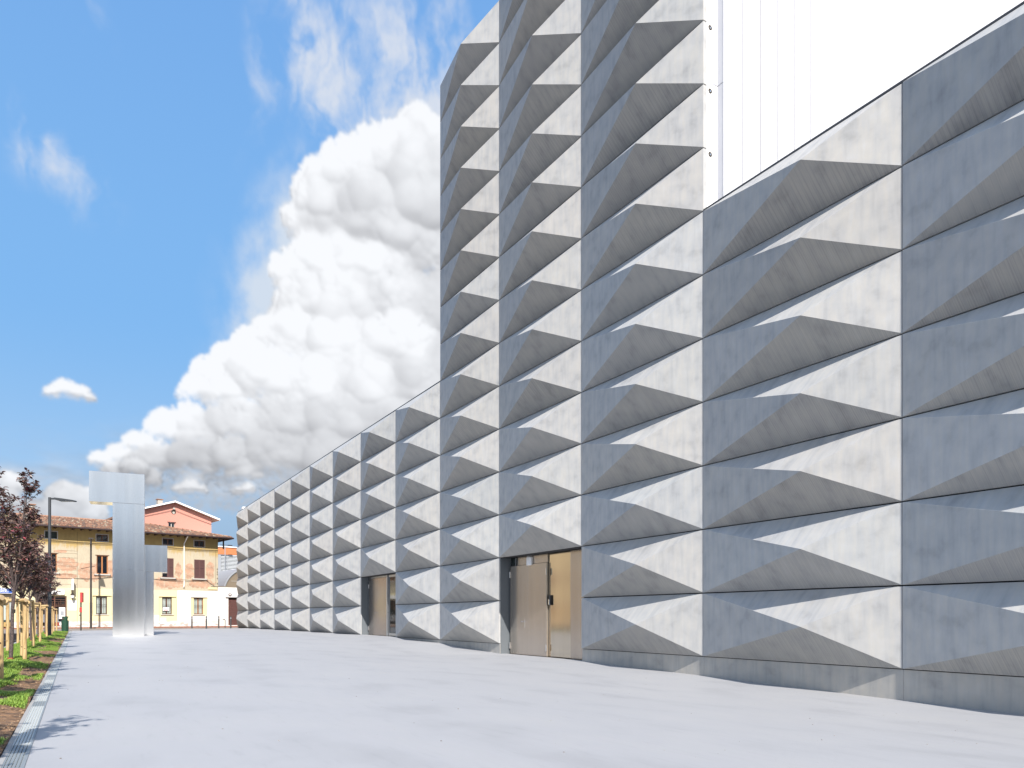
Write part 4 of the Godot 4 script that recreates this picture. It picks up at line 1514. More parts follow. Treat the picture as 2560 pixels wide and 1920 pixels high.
func street_side() -> void:
	var hm := mat("old_render", Color(1, 1, 1), 0.9)
	hm.albedo_texture = house_texture()
	mat("cream_render", lin(0.64, 0.575, 0.345), 0.9)
	mat("white_render", lin(0.76, 0.75, 0.72), 0.9)
	mat("beige_render", lin(0.375, 0.318, 0.222), 0.9)
	mat("wood_orange", lin(0.36, 0.145, 0.05), 0.55)
	mat("wood_brown", lin(0.12, 0.055, 0.032), 0.6)
	mat("shutter_brown", lin(0.105, 0.048, 0.046), 0.6)
	mat("iron", lin(0.045, 0.035, 0.03), 0.6)
	mat("curtain", lin(0.62, 0.64, 0.66), 0.9)
	mat("gutter_brown", lin(0.055, 0.035, 0.032), 0.5)
	mat("soffit_wood", lin(0.075, 0.05, 0.035), 0.85)
	mat("stone_sill", lin(0.46, 0.44, 0.41), 0.8)
	mat("brick_stack", lin(0.33, 0.19, 0.13), 0.9)
	mat("pale_stack", lin(0.42, 0.40, 0.36), 0.9)
	var rt := mat("roof_tile", Color(1, 1, 1), 0.9)
	rt.vertex_color_use_as_albedo = true
	mat("pink_render", lin(0.55, 0.255, 0.20), 0.9)
	mat("orange_render", lin(0.52, 0.185, 0.075), 0.9)
	mat("grey_metal", lin(0.33, 0.35, 0.38), 0.6, 0.2)
	mat("vault_brown", lin(0.21, 0.17, 0.125), 0.9)
	mat("shutter_red", lin(0.115, 0.052, 0.045), 0.55)
	mat("ochre_render", lin(0.42, 0.29, 0.11), 0.9)
	var wg := mat("window_glass", Color(0.06, 0.08, 0.11), 0.06)
	wg.metallic_specular = 0.6
	var mg := mat("milky_glass", lin(0.42, 0.48, 0.46), 0.25)
	mg.metallic_specular = 0.5

	var C := Vector3(-25.73, 0, -65.6)
	var turn := 0.7168
	var B := Basis(Vector3.UP, turn)
	var house := thing("old_house", "old ochre and cream house with peeling plaster, bare brick patches and a tiled roof", "house", C, turn)
	# openings, measured leftwards from the right corner
	var Q := func(q1: float, q0: float, y0: float, y1: float) -> Array: return [-q1, -q0, y0, y1]
	var attic := [Q.call(13.02, 12.22, 6.86, 7.38), Q.call(9.52, 8.70, 6.86, 7.38), Q.call(7.05, 6.25, 6.86, 7.38), Q.call(4.57, 3.75, 6.88, 7.41), Q.call(2.02, 1.16, 6.89, 7.40), Q.call(17.0, 16.2, 6.86, 7.38), Q.call(20.9, 20.1, 6.86, 7.38)]
	var first := [Q.call(13.02, 12.23, 4.26, 5.71), Q.call(9.51, 8.70, 4.26, 5.72), Q.call(7.06, 6.24, 4.2, 5.74), Q.call(4.60, 3.70, 4.15, 5.77), Q.call(2.02, 1.13, 4.15, 5.77), Q.call(17.0, 16.2, 4.26, 5.7), Q.call(20.9, 20.1, 4.26, 5.7)]
	var niche := [Q.call(9.79, 8.42, 0.95, 2.53), Q.call(7.3, 5.95, 0.95, 2.53), Q.call(4.86, 3.47, 0.93, 2.54), Q.call(2.29, 0.88, 0.93, 2.53)]
	var shops := [Q.call(13.65, 11.57, 0.0, 2.46), Q.call(17.4, 15.14, 0.0, 2.52), Q.call(21.5, 19.2, 0.0, 2.5)]
	var holes := attic + first + niche + shops
	var wl := holed_wall(-HL, 0.0, -0.1, HT + 0.25, holes, 0.14, HL, 8.0)
	var front := obj("front_wall", wl, hm, house)
	# the other walls
	var sh := begin()
	quad(sh, Vector3(0, -0.1, 0), Vector3(0, -0.1, -9), Vector3(0, HT + 0.25, -9), Vector3(0, HT + 0.25, 0))
	quad(sh, Vector3(0, -0.1, -9), Vector3(-HL, -0.1, -9), Vector3(-HL, HT + 0.25, -9), Vector3(0, HT + 0.25, -9))
	quad(sh, Vector3(-HL, -0.1, -9), Vector3(-HL, -0.1, 0), Vector3(-HL, HT + 0.25, 0), Vector3(-HL, HT + 0.25, -9))
	obj("side_walls", sh, M.beige_render, house)
	b3("room_dark", house, M.interior_dark, -HL + 0.05, -0.05, 0.0, HT, -1.2, -1.0)
	# plaster courses left of the seam
	var ys := [3.36, 3.82, 4.12, 4.48, 4.77, 5.07, 5.42, 5.76, 5.97, 6.2]
	for i in ys.size() - 1:
		for seg in [[-12.17, -10.87], [-14.1, -13.08]]:
			var st := begin()
			var x0: float = seg[0]; var x1: float = seg[1]
			var y0: float = ys[i] + 0.016; var y1: float = ys[i + 1] - 0.016
			quad(st, Vector3(x0, y0, 0.022), Vector3(x1, y0, 0.022), Vector3(x1, y1, 0.022), Vector3(x0, y1, 0.022), Rect2((x0 + HL) / HL, 1.0 - y0 / 8.0, (x1 - x0) / HL, -(y1 - y0) / 8.0))
			for e in [[Vector3(x0, y1, 0.022), Vector3(x1, y1, 0.022), Vector3(x1, y1, 0.001), Vector3(x0, y1, 0.001)], [Vector3(x0, y0, 0.001), Vector3(x1, y0, 0.001), Vector3(x1, y0, 0.022), Vector3(x0, y0, 0.022)], [Vector3(x1, y0, 0.022), Vector3(x1, y0, 0.001), Vector3(x1, y1, 0.001), Vector3(x1, y1, 0.022)], [Vector3(x0, y0, 0.001), Vector3(x0, y0, 0.022), Vector3(x0, y1, 0.022), Vector3(x0, y1, 0.001)]]:
				quad(st, e[0], e[1], e[2], e[3], Rect2((x0 + HL) / HL, 1.0 - y0 / 8.0, 0.001, -0.001))
			obj("plaster_course", st, hm, front)
	b3("seam", house, M.gutter_brown, -10.865, -10.85, 0.3, 7.5, -0.01, 0.006)
	# attic windows
	for i in attic.size():
		var h: Array = attic[i]
		if i == 0:
			b3("window_void", house, M.interior_dark, h[0], h[1], h[2], h[3], -0.5, -0.12)
		else:
			casement(house, h, -0.05, M.wood_brown, M.window_glass)
		for e in [[h[0] - 0.06, h[1] + 0.06, h[3], h[3] + 0.06], [h[0] - 0.06, h[0], h[2], h[3]], [h[1], h[1] + 0.06, h[2], h[3]], [h[0] - 0.06, h[1] + 0.06, h[2] - 0.06, h[2]]]:
			b3("surround", house, M.stone_sill, e[0], e[1], e[2], e[3], 0.001, 0.018)
	# first floor
	for i in first.size():
		var h: Array = first[i]
		if i == 4:
			var w := node("shuttered_window", house)
			var xm: float = (h[0] + h[1]) * 0.5
			shutter_leaf(w, h[0] + 0.01, xm - 0.004, h[2], h[3], -0.02)
			shutter_leaf(w, xm + 0.004, h[1] - 0.01, h[2], h[3], -0.02)
		elif i == 3 or i == 2:
			casement(house, h, -0.10, M.shutter_brown, M.window_glass)
			var w := node("shuttered_window", house)
			var xm: float = (h[0] + h[1]) * 0.5
			shutter_leaf(w, xm + 0.004, h[1] - 0.01, h[2], h[3], -0.03)
		else:
			casement(house, h, -0.07, M.wood_orange, M.window_glass, i == 1)
			b3("lintel", house, M.wood_brown, h[0] - 0.09, h[1] + 0.09, h[3] + 0.002, h[3] + 0.05, 0.0, 0.03)
		b3("sill", house, M.stone_sill, h[0] - 0.18, h[1] + 0.18, h[2] - 0.11, h[2] - 0.003, -0.02, 0.10, 0.01)
		var bar := begin()
		tube(bar, [Vector3(h[0] - 0.2, h[2] - 0.16, 0.11), Vector3(h[1] + 0.25, h[2] - 0.16, 0.11)], [0.012, 0.012], 6)
		for x in [h[0] - 0.15, h[1] + 0.15]:
			tube(bar, [Vector3(x, h[2] - 0.02, 0.11), Vector3(x, h[2] - 0.16, 0.11), Vector3(x, h[2] - 0.16, 0.0)], [0.01, 0.01, 0.01], 5)
		obj("flower_rail", bar, M.iron, house)
	# ground floor windows in their shallow niches
	var gw := [[-9.53, -8.73, 1.06, 2.49], [-7.0, -6.22, 1.06, 2.5], [-4.59, -3.81, 1.07, 2.50], [-2.02, -1.23, 1.07, 2.50]]
	for i in gw.size():
		var h: Array = gw[i]
		var nb: Array = niche[i]
		var back := holed_wall(nb[0], nb[1], nb[2], nb[3], [h], 0.10, HL, 8.0)
		var bo := obj("niche", back, M.cream_render, house)
		bo.position = Vector3(0, 0, -0.10)
		casement(house, h, -0.22, M.wood_brown if i != 3 else M.wood_orange, M.milky_glass, false)
		b3("sill", house, M.stone_sill, h[0] - 0.13, h[1] + 0.13, h[2] - 0.08, h[2] - 0.003, -0.099, 0.03, 0.008)
		var gr := node("grille", house)
		var nx := 7
		for k in nx:
			var x: float = lerpf(h[0] + 0.03, h[1] - 0.03, k / float(nx - 1))
			var st := begin()
			tube(st, [Vector3(x, h[2], -0.13), Vector3(x, h[3] - 0.02, -0.13)], [0.011, 0.011], 6)
			obj("bar", st, M.iron, gr)
		for y in [h[2] + 0.06, h[2] + 0.62, h[2] + 0.78, h[3] - 0.14]:
			var st := begin()
			tube(st, [Vector3(h[0], y, -0.13), Vector3(h[1], y, -0.13)], [0.011, 0.011], 6)
			obj("bar", st, M.iron, gr)
		if i == 2:
			var nt := b3("notice", house, M.white_paint, h[0] + 0.06, h[0] + 0.56, 1.36, 1.64, -0.117, -0.108)
			b3("print", nt, M.notice_pink, h[0] + 0.12, h[0] + 0.50, 1.39, 1.47, -0.1075, -0.1065)
			b3("print", nt, M.notice_pink, h[0] + 0.20, h[0] + 0.44, 1.52, 1.555, -0.1075, -0.1065)
	# big glazed shop front with a brown lattice
	var s0: Array = shops[0]
	var sf := node("shop_front", house)
	b3("glass", sf, M.window_glass, s0[0], s0[1], 0.42, s0[3], -0.14, -0.13)
	b3("ledge", sf, M.stone_sill, s0[0], s0[1], 0.0, 0.14, -0.16, 0.03)
	b3("shutter_box", sf, M.grey_metal, s0[0] + 0.06, s0[1] - 0.06, 0.44, 0.50, -0.12, -0.05)
	for k in 7:
		b3("grey_slat", sf, M.grey_metal, s0[0] + 0.04, s0[1] - 0.55, 0.52 + k * 0.075, 0.575 + k * 0.075, -0.125, -0.06)
	for x in [s0[0] + 0.04, s0[0] + 0.72, s0[0] + 1.28, s0[1] - 0.05]:
		b3("upright", sf, M.wood_brown, x - 0.035, x + 0.035, 0.14, s0[3] - 0.02, -0.10, -0.05)
	for y in [0.16, 1.62, 1.70, 1.82, 2.0, 2.16, 2.36]:
		b3("lattice_bar", sf, M.wood_brown, s0[0], s0[1], y, y + 0.03, -0.09, -0.055)
	for k in 14:
		var x: float = s0[0] + 0.14 + k * 0.14
		b3("lattice_bar", sf, M.wood_brown, x, x + 0.018, 1.62 + 0.10 * (k % 3), 1.86 + 0.16 * (k % 3), -0.088, -0.06)
	var dp := b3("door_poster", sf, M.lettering_white, s0[1] - 0.52, s0[1] - 0.1, 0.70, 1.58, -0.05, -0.044)
	b3("print", dp, M.grey_metal, s0[1] - 0.42, s0[1] - 0.18, 0.95, 1.30, -0.0435, -0.042)
	b3("red_panel", sf, M.sign_red_dull, s0[1] - 0.75, s0[1] - 0.5, 0.15, 0.42, -0.12, -0.06)
	b3("white_panel", sf, M.white_render, s0[1] - 0.48, s0[1] - 0.08, 0.15, 0.42, -0.12, -0.06)
	var ss := b3("shop_sign", house, M.white_paint, -13.5, -11.74, 2.56, 2.90, 0.003, 0.12, 0.01)
	for e in [[-12.30, -12.16], [-12.12, -12.07], [-12.02, -11.84]]:
		b3("print", ss, M.lettering_brown, e[0], e[1], 2.625, 2.665, 0.1205, 0.122)
	# shop with the blue sign
	var s1: Array = shops[1]
	var sg := node("shop_front", house)
	b3("glass", sg, M.milky_glass, s1[0], s1[1], 0.62, 2.05, -0.13, -0.12)
	b3("awning_box", sg, M.hole_dark, s1[0], s1[1], 2.06, 2.5, -0.14, -0.03)
	b3("stall_riser", sg, M.ochre_render, s1[0], s1[1], 0.12, 0.45, -0.14, -0.04)
	b3("stall_band", sg, M.interior_dark, s1[0], s1[1], 0.451, 0.615, -0.14, -0.05)
	b3("upright", sg, M.grey_metal, s1[0] + 0.9, s1[0] + 0.95, 0.62, 2.05, -0.119, -0.08)
	b3("upright", sg, M.grey_metal, s1[1] - 0.06, s1[1] - 0.01, 0.13, 2.05, -0.119, -0.02)
	var bs := b3("blue_sign", house, M.sign_blue, -18.4, -15.12, 2.58, 3.0, 0.003, 0.10)
	for e in [[-18.4, -15.12, 2.58, 2.60], [-18.4, -15.12, 2.98, 3.0], [-18.4, -18.38, 2.60, 2.98], [-15.14, -15.12, 2.60, 2.98]]:
		b3("border", bs, M.lettering_white, e[0], e[1], e[2], e[3], 0.1005, 0.112)
	text_on("lettering", "IONE PROPRIA", 0.105, M.lettering_white, bs, Vector3(-15.19, 2.86, 0.104), HORIZONTAL_ALIGNMENT_RIGHT)
	text_on("lettering", "ICOLARI", 0.105, M.lettering_white, bs, Vector3(-15.44, 2.745, 0.104), HORIZONTAL_ALIGNMENT_RIGHT)
	text_on("lettering", "TROPICALI", 0.105, M.lettering_white, bs, Vector3(-15.36, 2.625, 0.104), HORIZONTAL_ALIGNMENT_RIGHT)
	b3("shop_shutter", house, M.grey_metal, shops[2][0], shops[2][1], 0.0, 2.5, -0.14, -0.08)
	# projecting white sign, wall lantern, plaque, meter box
	b3("projecting_sign", house, M.white_paint, -11.30, -11.20, 2.92, 3.79, 0.05, 0.62, 0.01)
	b3("sign_bracket", house, M.iron, -11.27, -11.23, 2.80, 2.92, 0.0, 0.35)
	var ln := node("wall_lantern", house)
	b3("bracket", ln, M.iron, -11.265, -11.235, 2.73, 2.76, 0.0, 0.40)
	var lb := begin()
	tube(lb, [Vector3(-11.25, 2.20, 0.36), Vector3(-11.25, 2.28, 0.36), Vector3(-11.25, 2.31, 0.36)], [0.02, 0.07, 0.09], 6, true, false)
	tube(lb, [Vector3(-11.25, 2.53, 0.36), Vector3(-11.25, 2.56, 0.36), Vector3(-11.25, 2.68, 0.36), Vector3(-11.25, 2.74, 0.36)], [0.16, 0.16, 0.07, 0.02], 6, true, false)
	obj("cap", lb, M.iron, ln)
	var lg := begin()
	tube(lg, [Vector3(-11.25, 2.311, 0.36), Vector3(-11.25, 2.529, 0.36)], [0.085, 0.14], 6, false, false)
	obj("lantern_glass", lg, M.curtain, ln)
	var pq := b3("plaque", house, M.white_render, -11.5, -10.91, 1.35, 2.14, 0.002, 0.02)
	for k in 4:
		b3("print", pq, M.stone_sill, -11.42, -11.0, 1.94 - k * 0.14, 1.965 - k * 0.14, 0.0205, 0.0215)
	b3("meter_box", house, M.white_paint, -4.74, -4.31, 0.25, 0.75, 0.001, 0.03, 0.006)
	b3("meter_lock", house, M.iron, -4.56, -4.50, 0.62, 0.65, 0.0305, 0.04)
	b3("meter_box", house, M.white_paint, -0.75, -0.15, 0.95, 1.2, 0.001, 0.02, 0.006)
	b3("junction_box", house, M.cream_render, -0.85, -0.1, 3.22, 3.42, 0.001, 0.06, 0.006)
	# downpipes
	for e in [[-2.87, 7.5, 3.45], [-0.26, 0.0, 0.0]]:
		if e[1] == 0.0: continue
		var st := begin()
		tube(st, [Vector3(e[0] + 0.05, 7.66, 0.92), Vector3(e[0] + 0.03, 7.45, 0.6), Vector3(e[0], 7.05, 0.075), Vector3(e[0], e[2] + 0.1, 0.075), Vector3(e[0] - 0.02, e[2], 0.08), Vector3(e[0] - 0.06, e[2] - 0.08, 0.16)], [0.045, 0.045, 0.045, 0.045, 0.046, 0.046], 10)
		obj("downpipe", st, M.white_render, house)
	# cables along the wall
	wire("cable", [Vector3(-24, 6.78, 0.06), Vector3(-18, 6.76, 0.06), Vector3(-13.55, 6.75, 0.06), Vector3(-8.4, 6.71, 0.06), Vector3(-4.2, 6.7, 0.06), Vector3(0, 6.67, 0.06)], 0.05, 0.018, house, M.iron)
	wire("cable", [Vector3(-24, 6.68, 0.05), Vector3(-18, 6.66, 0.05), Vector3(-13.55, 6.64, 0.05), Vector3(-8.4, 6.58, 0.05), Vector3(-4.2, 6.56, 0.05), Vector3(0, 6.54, 0.05)], 0.04, 0.010, house, M.iron)
	wire("cable", [Vector3(-14, 3.95, 0.03), Vector3(-10.8, 3.84, 0.03), Vector3(-8.4, 4.04, 0.03), Vector3(-5.2, 3.98, 0.03), Vector3(-2.95, 4.0, 0.13), Vector3(-0.97, 4.04, 0.03), Vector3(-0.4, 3.6, 0.03), Vector3(-0.33, 3.45, 0.03)], 0.07, 0.016, house, M.iron)
	wire("cable", [Vector3(-10.6, 4.62, 0.02), Vector3(-9.9, 4.82, 0.02), Vector3(-9.65, 4.85, 0.02)], 0.0, 0.012, house, M.iron)
	wire("cable", [Vector3(-0.20, 6.66, 0.02), Vector3(-0.20, 3.6, 0.02)], 0.0, 0.010, house, M.iron)
	for y in [4.2, 4.55, 4.75, 5.0, 3.75]:
		b3("wall_hook", house, M.iron, -0.10, -0.06, y, y + 0.06, 0.0, 0.10)
	# roof: front slope, hip at the right end
	var e0 := HT - 0.02
	var ov := 0.93
	var rz := -4.5
	var ry := 8.98
	var rb := begin()
	var A := Vector3(-HL - 0.5, e0, ov); var Bq := Vector3(ov, e0, ov); var Cq := Vector3(rz, ry, rz); var Dq := Vector3(-HL - 0.5, ry, rz)
	var E := Vector3(ov, e0, 2.0 * rz - ov); var F := Vector3(-HL - 0.5, e0, 2.0 * rz - ov)
	quad(rb, A, Bq, Cq, Dq)
	tri(rb, Bq, E, Cq)
	quad(rb, E, F, Dq, Cq)
	tri(rb, A, Dq, F)
	quad(rb, F, E, Bq, A)
	var roof := obj("roof", rb, M.soffit_wood, house)
	var up1 := (Vector3(0, ry, rz) - Vector3(0, e0, ov)).normalized()
	var sl := Vector3(0, ry - e0, rz - ov).length()
	var up2 := (Vector3(rz, ry, 0) - Vector3(ov, e0, 0)).normalized()
	var full := HL + 0.5 + ov
	tiled(roof, [[A, Vector3.RIGHT, up1, full, HL + 0.5 + rz, sl, 0.0], [Bq, Vector3(0, 0, -1), up2, 2.0 * (ov - rz), -rz + ov, sl, ov - rz]], 4)
	var rg := begin()
	tube(rg, [Dq + Vector3(0, 0.03, 0), Vector3(-12, ry + 0.045, rz), Cq + Vector3(0, 0.03, 0)], [0.11, 0.11, 0.11], 8)
	tube(rg, [Cq + Vector3(0, 0.03, 0), Bq + Vector3(-0.1, 0.08, -0.1)], [0.10, 0.10], 8)
	obj("ridge_tiles", rg, M.brick_stack, roof)
	var gt := begin()
	tube(gt, [A + Vector3(0, -0.03, 0.06), Bq + Vector3(0.06, -0.03, 0.06), E + Vector3(0.06, -0.03, 0)], [0.07, 0.07, 0.07], 8)
	obj("gutter", gt, M.gutter_brown, roof)
	for k in 41:
		b3("rafter", roof, M.soffit_wood, -0.45 - k * 0.6, -0.35 - k * 0.6, e0 - 0.13, e0 - 0.012, 0.01, 0.86)
	b3("eaves_strut", roof, M.soffit_wood, 0.60, 0.70, 6.85, e0 - 0.02, -0.55, -0.45)
	var ch := node("chimney", house)
	b3("stack", ch, M.brick_stack, -13.75, -13.05, 8.9, 9.55, -4.9, -4.2)
	b3("stack", ch, M.pale_stack, -13.3, -13.0, 9.551, 9.85, -4.75, -4.35, 0.02)
	b3("cowl", ch, M.brick_stack, -13.42, -12.93, 9.851, 9.93, -4.85, -4.25, 0.02)
	b3("vent_box", house, M.pale_stack, -14.13, -13.74, 8.2, 8.79, -2.3, -1.8, 0.015)

	# low white annex with a roller shutter
	var an := thing("white_annex", "low whitewashed annex with a brown roller shutter beside the corner of the theatre", "building", C + B * Vector3(0.002, 0, 0), turn)
	var aw := holed_wall(0.0, 9.0, -0.1, 3.48, [[0.9, 2.75, 0.1, 2.56]], 0.16, 9.0, 4.0)
	obj("front_wall", aw, M.white_render, an)
	b3("body", an, M.white_render, 0.001, 9.0, -0.1, 3.479, -6.0, -0.165)
	b3("coping", an, M.vault_brown, -0.6, 9.0, 3.481, 3.53, -6.0, 0.04)
	for k in 19:
		b3("shutter_slat", an, M.shutter_red, 0.91, 2.74, 0.11 + k * 0.125, 0.222 + k * 0.125, -0.16, -0.11, 0.012)
	b3("shutter_box", an, M.hole_dark, 0.905, 2.745, 2.44, 2.558, -0.16, -0.05)
	var sb := b3("sign_band", an, M.white_paint, 0.62, 3.4, 2.58, 3.10, 0.002, 0.16, 0.01)
	var dc := begin()
	tube(dc, [Vector3(0.99, 2.80, 0.161), Vector3(0.99, 2.80, 0.168)], [0.155, 0.155], 24)
	var dco := obj("round_emblem", dc, M.lettering_brown, sb)
	for e in [[0.055, 0.045, 0.06], [0.095, -0.005, 0.04], [0.045, -0.06, 0.03]]:
		b3("emblem_mark", sb, M.lettering_white, 0.99 - e[0], 0.99 + e[0], 2.80 + e[1], 2.80 + e[1] + e[2], 0.1685, 0.171)
	dco.position = Vector3.ZERO

	# building with a round vault behind the annex
	var vb := thing("vaulted_shed", "brown barrel-vaulted shed rising behind the white annex", "building", C + B * Vector3(5.9, 0, -8.0), turn)
	var va := begin()
	var rad := 2.45
	var cyv := 3.2
	for k in 20:
		var a0 := PI * k / 20.0; var a1 := PI * (k + 1) / 20.0
		var p0 := Vector3(-cos(a0) * rad, cyv + sin(a0) * rad, 0); var p1 := Vector3(-cos(a1) * rad, cyv + sin(a1) * rad, 0)
		tri(va, Vector3(0, cyv, 0), p1, p0)
	obj("gable", va, M.vault_brown, vb)
	b3("lower_wall", vb, M.vault_brown, -rad, rad, -0.1, cyv, -8.0, 0.0)
	var vr := begin()
	for k in 20:
		var a0 := PI * k / 20.0; var a1 := PI * (k + 1) / 20.0
		for e in [[rad + 0.14, true], [rad, false]]:
			var p0 := Vector3(-cos(a0) * e[0], cyv + sin(a0) * e[0], 0.12); var p1 := Vector3(-cos(a1) * e[0], cyv + sin(a1) * e[0], 0.12)
			var b0 := p0 + Vector3(0, 0, -8.1); var b1 := p1 + Vector3(0, 0, -8.1)
			if e[1]: quad(vr, p0, p1, b1, b0)
			else: quad(vr, b0, b1, p1, p0)
		var i0 := Vector3(-cos(a0) * rad, cyv + sin(a0) * rad, 0.12); var i1 := Vector3(-cos(a1) * rad, cyv + sin(a1) * rad, 0.12)
		var o0 := Vector3(-cos(a0) * (rad + 0.14), cyv + sin(a0) * (rad + 0.14), 0.12); var o1 := Vector3(-cos(a1) * (rad + 0.14), cyv + sin(a1) * (rad + 0.14), 0.12)
		quad(vr, i0, i1, o1, o0)
	obj("roof", vr, M.grey_metal, vb)
	b3("rod", vb, M.stone_sill, -1.12, -1.08, cyv + 0.3, cyv + 2.2, 0.001, 0.02)
	b3("rod", vb, M.stone_sill, -1.75, -0.5, cyv + 1.18, cyv + 1.22, 0.021, 0.035)
	# orange building with louvres
	var ob := thing("orange_building", "orange-topped building with grey louvred screens behind the corner of the old house", "building", C + B * Vector3(5.06, 0, -14.0), turn)
	b3("body", ob, M.grey_metal, -3.0, 9.0, -0.1, 7.49, -10.0, -0.25)
	b3("orange_band", ob, M.orange_render, -3.0, 9.0, 7.491, 8.26, -10.0, 0.05)
	b3("roof_edge", ob, M.white_paint, -3.1, 9.1, 8.261, 8.36, -10.1, 0.15)
	b3("dark_glazing", ob, M.window_glass, 0.2, 9.0, 5.3, 7.48, -0.249, -0.2)
	b3("pier", ob, M.grey_metal, -0.05, 0.25, 5.0, 7.48, -0.24, 0.02)
	for k in 15:
		b3("louvre", ob, M.louvre_white, 0.27, 8.8, 5.36 + k * 0.145, 5.43 + k * 0.145, -0.12, 0.02)
	for k in 5:
		b3("louvre_post", ob, M.grey_metal, 0.9 + k * 1.25, 0.95 + k * 1.25, 5.2, 7.48, 0.021, 0.05)
	b3("grey_wall", ob, M.pale_stack, -3.0, 9.0, 3.0, 5.25, -0.249, -0.1)
	var sp := thing("street_lamp_pole", "thin grey pole in front of the orange building's louvres", "pole", C + B * Vector3(5.3, 0, -12.8), turn)
	var spm := begin()
	tube(spm, [Vector3(0, -0.1, 0), Vector3(0, 8.4, 0)], [0.06, 0.045], 10)
	obj("shaft", spm, M.grey_metal, sp)
	b3("arm", sp, M.iron, -0.5, 0.55, 8.38, 8.42, -0.03, 0.03)
	b3("lamp_head", sp, M.iron, 0.3, 0.75, 8.34, 8.43, -0.09, 0.09, 0.01)

	# pink house
	var pk := thing("pink_house", "tall pink house with a low white-edged gable behind the old house", "house", C + B * Vector3(1.72, 0, -18.0), turn)
	var hw := 3.97
	var ey := 11.72
	var ay := 13.02
	var pw := holed_wall(-hw, hw, -0.1, 9.0, [], 0.1, 8.0, 14.0)
	var win := [-0.53, 0.13, 10.0, 10.94]
	var pw2 := holed_wall(-hw, hw, 9.0, ey, [win], 0.18, 8.0, 14.0)
	obj("front_wall", pw, M.pink_render, pk)
	obj("front_wall", pw2, M.pink_render, pk)
	var gb := begin()
	tri(gb, Vector3(-hw, ey, 0), Vector3(hw, ey, 0), Vector3(0, ay, 0))
	obj("gable", gb, M.pink_render, pk)
	var pb := begin()
	quad(pb, Vector3(hw, -0.1, 0), Vector3(hw, -0.1, -12), Vector3(hw, ey, -12), Vector3(hw, ey, 0))
	quad(pb, Vector3(-hw, -0.1, -12), Vector3(-hw, -0.1, 0), Vector3(-hw, ey, 0), Vector3(-hw, ey, -12))
	quad(pb, Vector3(hw, -0.1, -12), Vector3(-hw, -0.1, -12), Vector3(-hw, ey, -12), Vector3(hw, ey, -12))
	tri(pb, Vector3(hw, ey, -12), Vector3(-hw, ey, -12), Vector3(0, ay, -12))
	obj("side_walls", pb, M.pink_render, pk)
	casement(pk, win, -0.12, M.pale_stack, M.window_glass)
	b3("lintel", pk, M.gutter_brown, win[0] - 0.1, win[1] + 0.1, win[3] + 0.002, win[3] + 0.05, 0.0, 0.08)
	var slope := (ay - ey) / hw
	for s in [-1.0, 1.0]:
		var rf := begin()
		var p0 := Vector3(0, ay + 0.03, 0.55); var p1 := Vector3(s * (hw + 0.75), ay + 0.03 - slope * (hw + 0.75), 0.55)
		var th := Vector3(0, 0.20, 0)
		var bk := Vector3(0, 0, -13.0)
		if s > 0.0:
			quad(rf, p1 + th, p1 + th + bk, p0 + th + bk, p0 + th)
			quad(rf, p0, p0 + bk, p1 + bk, p1)
			quad(rf, p1, p1 + bk, p1 + bk + th, p1 + th)
		else:
			quad(rf, p0 + th, p0 + th + bk, p1 + th + bk, p1 + th)
			quad(rf, p1, p1 + bk, p0 + bk, p0)
			quad(rf, p1 + th, p1 + bk + th, p1 + bk, p1)
		obj("roof", rf, M.brick_stack, pk)
		var vg := begin()
		var q0 := p0 + Vector3(0, 0.015, 0.003); var q1 := p1 + Vector3(0, 0.015, 0.003)
		var f0 := q0 + Vector3(0, 0.17, 0); var f1 := q1 + Vector3(0, 0.17, 0)
		var zf := Vector3(0, 0, 0.05)
		if s > 0.0: quad(vg, q0 + zf, q1 + zf, f1 + zf, f0 + zf)
		else: quad(vg, q1 + zf, q0 + zf, f0 + zf, f1 + zf)
		quad(vg, f0 + zf, f1 + zf, f1, f0) if s > 0.0 else quad(vg, f1 + zf, f0 + zf, f0, f1)
		quad(vg, q0, q1, q1 + zf, q0 + zf) if s > 0.0 else quad(vg, q1, q0, q0 + zf, q1 + zf)
		if s > 0.0: quad(vg, q1 + zf, q1, f1, f1 + zf)
		else: quad(vg, q1, q1 + zf, f1 + zf, f1)
		obj("verge_board", vg, M.white_paint, pk)
		wire("cable", [Vector3(0, 12.30, 0.10), Vector3(s * hw, 12.30 - slope * hw * 0.95, 0.06)], 0.03, 0.02, pk, M.iron)
	var vt := begin()
	tube(vt, [Vector3(0.0, 12.08, 0.002), Vector3(0.0, 12.08, 0.03)], [0.24, 0.24], 18)
	obj("round_vent", vt, M.hole_dark, pk)
	var vi := begin()
	tube(vi, [Vector3(0.0, 11.99, 0.031), Vector3(0.0, 11.99, 0.05)], [0.13, 0.12], 14)
	obj("vent_pipe", vi, M.pale_stack, vt_parent(pk))
	b3("wall_lamp", pk, M.pale_stack, -0.1, 0.12, 12.34, 12.52, 0.0, 0.2, 0.01)
	var pc := node("chimney", pk)
	b3("stack", pc, M.pale_stack, -1.05, -0.55, 12.6, 13.48, -2.4, -1.9)
	b3("cap", pc, M.brick_stack, -1.12, -0.48, 13.55, 13.62, -2.47, -1.83)
	for x in [-1.03, -0.85, -0.63]:
		b3("cap_leg", pc, M.pale_stack, x, x + 0.06, 13.481, 13.549, -2.3, -2.0)

	# red-paved footway along the house fronts
	var fw := begin()
	bx(fw, Vector3(-HL - 30.0, -0.2, 0.004), Vector3(9.0, 0.045, 1.5))
	var fo := obj("footway", fw, M.red_paving)
	fo.position = C
	fo.rotation.y = turn
	tag(fo, "", "", "", "structure")
	var kb := begin()
	bx(kb, Vector3(-HL - 30.0, -0.2, 1.501), Vector3(9.0, 0.05, 1.62))
	var ko := obj("footway_kerb", kb, M.red_paving)
	ko.position = C
	ko.rotation.y = turn
